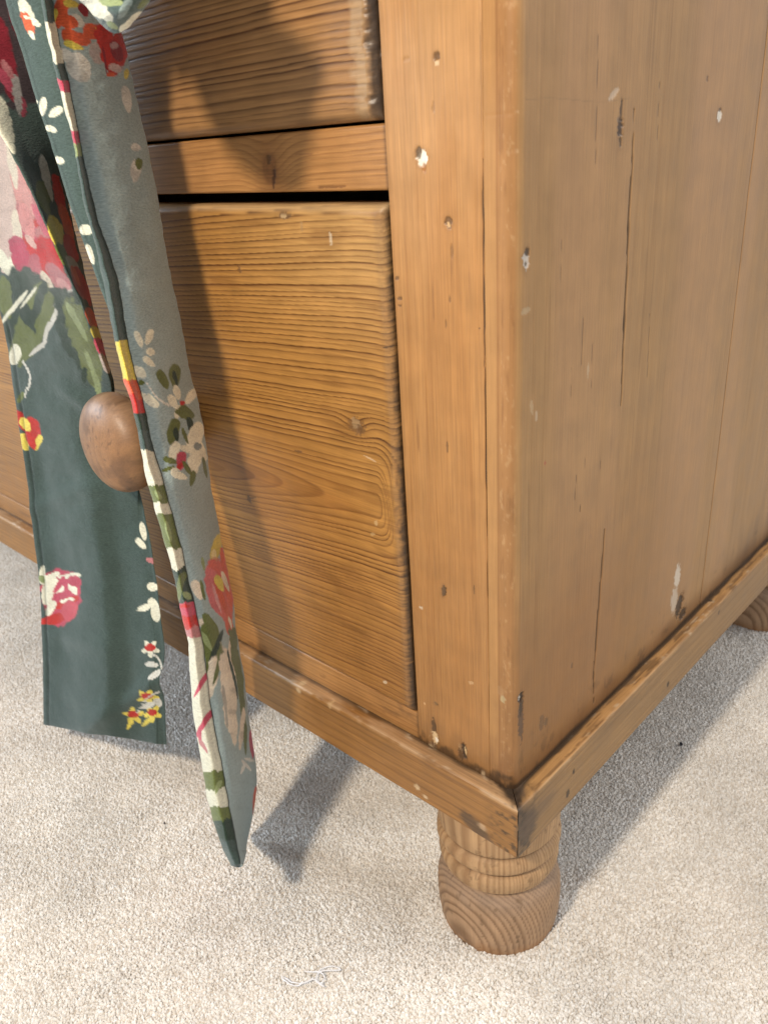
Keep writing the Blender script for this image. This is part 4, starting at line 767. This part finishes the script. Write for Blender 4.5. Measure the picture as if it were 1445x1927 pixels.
# ---- the loop of the bow, and its knot round the upper knob --------------------------------------------
rows = np.concatenate([np.linspace(-330, 0, 60)[:-1], np.linspace(0, 63, 40)])
lo = tab(rows, [(-330, 112), (-250, 66), (-150, 80), (-60, 118), (0, 147), (17, 166), (38, 183), (55, 201), (61, 211), (63, 218)])
hi = tab(rows, [(-330, 170), (-280, 290), (-240, 330), (-150, 312), (-60, 294), (0, 284), (10, 277), (38, 256), (57, 239), (61, 228), (63, 220)])
lo[-1], hi[-1] = 217, 220
yl = -0.093; w = sstep(66, 20, rows)
ctrl = [pt(lo, yl + 0 * rows), pt(between(lo, hi, 0.25), yl - 0.012 * w), pt(between(lo, hi, 0.55), yl - 0.014 * w), pt(between(lo, hi, 0.82), yl - 0.008 * w), pt(hi, yl + 0.004 * w), pt(between(lo, hi, 0.6), yl + 0.011 * w), pt(between(lo, hi, 0.25), yl + 0.008 * w)]
P = cat(np.stack(ctrl), 110)
x, y, c = cloth_color(P)
P[..., 1] += 0.002 * fbm(x * 0.02, y * 0.02, 45)
c = paint(x, y, c, [P_(175, 8, 34, 16, 50, WHT, 0.3), P_(200, 30, 20, 8, 40, WHT, 0.3), P_(250, 42, 30, 9, 140, WHT, 0.25), P_(205, 2, 26, 9, 10, LGR, 0.3), P_(235, 15, 22, 9, 120, C3(0.22, 0.28, 0.27), 0.3), P_(214, 48, 12, 6, 30, LGR, 0.3), P_(272, 6, 14, 6, 140, OLV, 0.3), P_(226, -4, 8, 4, 60, DGR), P_(180, -90, 70, 40, 40, PNK), P_(240, -150, 60, 40, 20, WHT), P_(280, -220, 60, 30, 90, OLV)])
sash_part('loop', P, c)
def blob(cen, rad, seed, name):
    A = np.linspace(0, 2 * math.pi, 48, endpoint=False); B = np.linspace(0.02, math.pi - 0.02, 40)
    d = np.stack([np.cos(A)[:, None] * np.sin(B), np.sin(A)[:, None] * np.sin(B), np.cos(B)[None] * np.ones((48, 1))], -1)
    P = cen + d * rad * (1 + 0.16 * np.sin(3 * A[:, None] + 4 * B) + 0.15 * fbm(np.cos(A)[:, None] * 2 + B, np.sin(A)[:, None] * 2, seed))[..., None]
    x, y, c = cloth_color(P)
    c = paint(x, y, c, [P_(x.mean(), y.mean(), 50, 30, 40, PNK), P_(x.mean() - 40, y.mean() + 30, 40, 20, 90, WHT)])
    sash_part(name, P, c)
kc = at(120, -330, 1, -0.086)
blob(kc, np.array([0.040, 0.024, 0.032]), 3, 'knot')
# the band from the knot round the neck of the knob
t = np.linspace(0, 2 * math.pi, 64, endpoint=False)
nk = np.array([-0.275, -0.0335, 0.640])
cen = np.stack([nk[0] + 0.020 * np.cos(t), nk[1] + 0 * t, nk[2] + 0.020 * np.sin(t)], -1)
pull = sstep(0.2, 1.0, np.cos(t - math.atan2(kc[2] - nk[2], kc[0] - nk[0])))[:, None]
cen = cen * (1 - pull) + kc * pull
ph = np.linspace(0, 2 * math.pi, 16, endpoint=False)
rad = cen - np.array([nk[0], 0, nk[2]]) * [1, 0, 1] - cen * [0, 1, 0]; rad = rad / (np.linalg.norm(rad, axis=1, keepdims=True) + 1e-6)
P = cen[:, None] + rad[:, None] * (0.004 * np.cos(ph))[None, :, None] + np.array([0, 1.0, 0]) * (0.0075 * np.sin(ph))[None, :, None]
P = np.concatenate([P, P[:, :1]], 1)
x, y, c = cloth_color(P); sash_part('band', P, c)

# ================================================================== the carpet
def plain(name, colr, rough=1.0):
    m = bpy.data.materials.new(name); m.use_nodes = True; b = m.node_tree.nodes['Principled BSDF']
    b.inputs['Base Color'].default_value = (*colr, 1); b.inputs['Roughness'].default_value = rough; b.inputs['Specular IOR Level'].default_value = 0.1
    return m
base = plain('carpet_backing', (0.70, 0.65, 0.585))
bx = np.concatenate([[-4, -1.3], np.linspace(-0.12, 0.05, 60), [0.7, 4]]); by = np.concatenate([[-4, -0.5], np.linspace(-0.05, 0.12, 60), [0.3], np.linspace(0.46, 0.63, 40), [1, 4]])
BX, BY = np.meshgrid(bx, by, indexing='ij'); bd = np.minimum(np.hypot(BX + 0.038, BY - 0.038), np.hypot(BX + 0.038, BY - 0.543))
g = grid('carpet', np.stack([BX, BY, 0.0002 + 0.0055 * np.exp(-((bd - 0.041) / 0.012) ** 2)], -1), None, base)
g['kind'] = 'structure'

def tuft_mat():
    m = bpy.data.materials.new('carpet_tufts'); m.use_nodes = True; nt = m.node_tree; N = nt.nodes; L = nt.links
    b = N['Principled BSDF']; oi = N.new('ShaderNodeObjectInfo'); cr = N.new('ShaderNodeValToRGB')
    e = cr.color_ramp.elements; e[0].position = 0.0; e[0].color = (0.78, 0.73, 0.66, 1); e[1].position = 1.0; e[1].color = (0.96, 0.94, 0.90, 1)
    k = e.new(0.45); k.color = (0.87, 0.83, 0.77, 1)
    L.new(oi.outputs['Random'], cr.inputs['Fac'])
    geo = N.new('ShaderNodeNewGeometry'); nz = N.new('ShaderNodeTexNoise'); nz.inputs['Scale'].default_value = 8.0; nz.inputs['Detail'].default_value = 4.0
    L.new(geo.outputs['Position'], nz.inputs['Vector'])
    r = N.new('ShaderNodeMapRange'); r.inputs[1].default_value = 0.3; r.inputs[2].default_value = 0.7; r.inputs[3].default_value = 0.80; r.inputs[4].default_value = 1.06
    L.new(nz.outputs['Fac'], r.inputs[0])
    vm = N.new('ShaderNodeVectorMath'); vm.operation = 'SCALE'
    L.new(cr.outputs['Color'], vm.inputs[0]); L.new(r.outputs[0], vm.inputs['Scale']); L.new(vm.outputs[0], b.inputs['Base Color'])
    b.inputs['Roughness'].default_value = 0.85; b.inputs['Specular IOR Level'].default_value = 0.15
    b.inputs['Sheen Weight'].default_value = 0.15
    return m
TM = tuft_mat()
rng = np.random.default_rng(4)
sp = 0.00175
gx, gy = np.meshgrid(np.arange(-1.25, 0.62, sp), np.arange(-0.40, 0.85, sp), indexing='ij')
gx = gx + rng.uniform(-0.45, 0.45, gx.shape) * sp; gy = gy + rng.uniform(-0.45, 0.45, gy.shape) * sp
dfoot = np.minimum(np.hypot(gx - FX, gy - FY), np.hypot(gx - FX, gy - 0.543))
gz = 0.0002 + 0.0055 * np.exp(-((dfoot - 0.041) / 0.012) ** 2) + 0.0010 * fbm(gx * 34, gy * 34, 3) + 0.0003 * fbm(gx * 150, gy * 150, 5)
pts = np.stack([gx.ravel(), gy.ravel(), gz.ravel()], -1)
px, py = proj(pts)
f = (pts - CAM) @ RM[2]
keep = (f > 0.05) & (px > -420) & (px < 1900) & (py < 2500) & (np.hypot(pts[:, 0] - FX, pts[:, 1] - FY) > 0.0405)
pts = pts[keep]
me = bpy.data.meshes.new('carpet_pile'); me.from_pydata(pts.tolist(), [], [])
pile = link(bpy.data.objects.new('carpet_pile', me)); pile['kind'] = 'stuff'
me.materials.append(TM)
ng = bpy.data.node_groups.new('tufts', 'GeometryNodeTree')
ng.interface.new_socket('Geometry', in_out='INPUT', socket_type='NodeSocketGeometry'); ng.interface.new_socket('Geometry', in_out='OUTPUT', socket_type='NodeSocketGeometry')
N, L = ng.nodes, ng.links
gi, go = N.new('NodeGroupInput'), N.new('NodeGroupOutput')
join = N.new('GeometryNodeJoinGeometry')
for k in range(5):
    ico = N.new('GeometryNodeMeshIcoSphere'); ico.inputs['Radius'].default_value = 1.0; ico.inputs['Subdivisions'].default_value = 3
    pos = N.new('GeometryNodeInputPosition')
    off = N.new('ShaderNodeVectorMath'); off.operation = 'ADD'; off.inputs[1].default_value = (7.3 * k, 1.9 * k, 3.1 * k)
    nz = N.new('ShaderNodeTexNoise'); nz.inputs['Scale'].default_value = 1.5; nz.inputs['Detail'].default_value = 2.5
    sub = N.new('ShaderNodeVectorMath'); sub.operation = 'SUBTRACT'; sub.inputs[1].default_value = (0.5, 0.5, 0.5)
    scl = N.new('ShaderNodeVectorMath'); scl.operation = 'SCALE'; scl.inputs['Scale'].default_value = 1.5
    setp = N.new('GeometryNodeSetPosition')
    L.new(pos.outputs[0], off.inputs[0]); L.new(off.outputs[0], nz.inputs['Vector']); L.new(nz.outputs['Color'], sub.inputs[0]); L.new(sub.outputs[0], scl.inputs[0]); L.new(scl.outputs[0], setp.inputs['Offset'])
    L.new(ico.outputs['Mesh'], setp.inputs['Geometry'])
    tr = N.new('GeometryNodeTransform'); tr.inputs['Scale'].default_value = (0.00104, 0.00104, 0.0021)
    L.new(setp.outputs[0], tr.inputs['Geometry'])
    sm = N.new('GeometryNodeSetShadeSmooth'); L.new(tr.outputs[0], sm.inputs[0])
    mt = N.new('GeometryNodeSetMaterial'); mt.inputs['Material'].default_value = TM; L.new(sm.outputs[0], mt.inputs[0])
    g2 = N.new('GeometryNodeGeometryToInstance'); L.new(mt.outputs[0], g2.inputs[0]); L.new(g2.outputs[0], join.inputs[0])
iop = N.new('GeometryNodeInstanceOnPoints'); iop.inputs['Pick Instance'].default_value = True
L.new(gi.outputs[0], iop.inputs['Points']); L.new(join.outputs[0], iop.inputs['Instance'])
rv = N.new('FunctionNodeRandomValue'); rv.data_type = 'FLOAT_VECTOR'
[s for s in rv.inputs if s.name == 'Min' and s.type == 'VECTOR'][0].default_value = (-0.75, -0.75, 0); [s for s in rv.inputs if s.name == 'Max' and s.type == 'VECTOR'][0].default_value = (0.75, 0.75, 6.283)
ri = N.new('FunctionNodeRandomValue'); ri.data_type = 'INT'
[s for s in ri.inputs if s.name == 'Min' and s.type == 'INT'][0].default_value = 0; [s for s in ri.inputs if s.name == 'Max' and s.type == 'INT'][0].default_value = 4
rs = N.new('FunctionNodeRandomValue'); rs.data_type = 'FLOAT'
[s for s in rs.inputs if s.name == 'Min' and s.type == 'VALUE'][0].default_value = 0.72; [s for s in rs.inputs if s.name == 'Max' and s.type == 'VALUE'][0].default_value = 1.25
rs.inputs['Seed'].default_value = 3; ri.inputs['Seed'].default_value = 7
L.new([o for o in rv.outputs if o.type == 'VECTOR'][0], iop.inputs['Rotation']); L.new([o for o in ri.outputs if o.type == 'INT'][0], iop.inputs['Instance Index']); L.new([o for o in rs.outputs if o.type == 'VALUE'][0], iop.inputs['Scale'])
L.new(iop.outputs[0], go.inputs[0])
md = pile.modifiers.new('tufts', 'NODES'); md.node_group = ng

# ---- small things lying on the carpet ------------------------------------------------------------------
def tube(name, path, r, mat, n=8):
    p = np.asarray(path, float); d = np.gradient(p, axis=0); d /= np.linalg.norm(d, axis=1, keepdims=True) + 1e-9
    s = np.cross(d, [0, 0, 1.0]); s /= np.linalg.norm(s, axis=1, keepdims=True) + 1e-9; u = np.cross(s, d)
    a = np.linspace(0, 2 * math.pi, n, endpoint=False)
    P = p[None] + r * (np.cos(a)[:, None, None] * s[None] + np.sin(a)[:, None, None] * u[None])
    return grid(name, P, None, mat, None, wrap=True)
def spline(pts, n):
    p = np.asarray(pts, float); k = len(p) - 1; t = np.linspace(0, k, n); i = np.minimum(t.astype(int), k - 1); f = (t - i)[:, None]
    q = np.vstack([2 * p[0] - p[1], p, 2 * p[-1] - p[-2]]); p0, p1, p2, p3 = q[i], q[i + 1], q[i + 2], q[i + 3]
    return 0.5 * (2 * p1 + (p2 - p0) * f + (2 * p0 - 5 * p1 + 4 * p2 - p3) * f ** 2 + (3 * p1 - p0 - 3 * p2 + p3) * f ** 3)
WHITE = plain('white_cotton', (0.80, 0.80, 0.82), 0.9)
tp = [(572, 1828), (600, 1829), (612, 1827), (640, 1825), (632, 1819), (606, 1822), (596, 1842), (606, 1850), (611, 1838), (601, 1830), (596, 1846), (610, 1856), (592, 1844), (566, 1853), (548, 1853), (534, 1844), (531, 1838), (540, 1842), (552, 1850), (572, 1850), (590, 1840)]
q = at(np.array([a[0] for a in tp], float), np.array([a[1] for a in tp], float), 2, 0.0046)
q = spline(q, 220); q[:, 2] += 0.0014 * fbm(np.arange(220) * 0.15, np.zeros(220), 3)
th = tube('thread', q, 0.00045, WHITE); th['label'] = 'short tangled scrap of white thread lying on the cream carpet'; th['category'] = 'thread'
DK = plain('dark_fluff', (0.03, 0.03, 0.04))
for (px, py, r, lab) in ((1281, 1400, 0.0016, 'dark speck of fluff on the carpet in the shade right of the chest'), (310, 1549, 0.0009, 'tiny dark speck of fluff on the bright carpet left of the right hand velvet tail')):
    p = at(px, py, 2, 0.0040)
    A = np.linspace(0, 2 * math.pi, 14, endpoint=False); B = np.linspace(0.05, math.pi - 0.05, 9)
    d = np.stack([np.cos(A)[:, None] * np.sin(B), np.sin(A)[:, None] * np.sin(B), np.cos(B)[None] * np.ones((14, 1))], -1)
    P = p + d * r * (1 + 0.5 * fbm(np.cos(A)[:, None] * 2 + B, np.sin(A)[:, None] * 2 - B, 7))[..., None]
    o = grid('fluff', P, None, DK, None, wrap=True); o['label'] = lab; o['category'] = 'fluff'
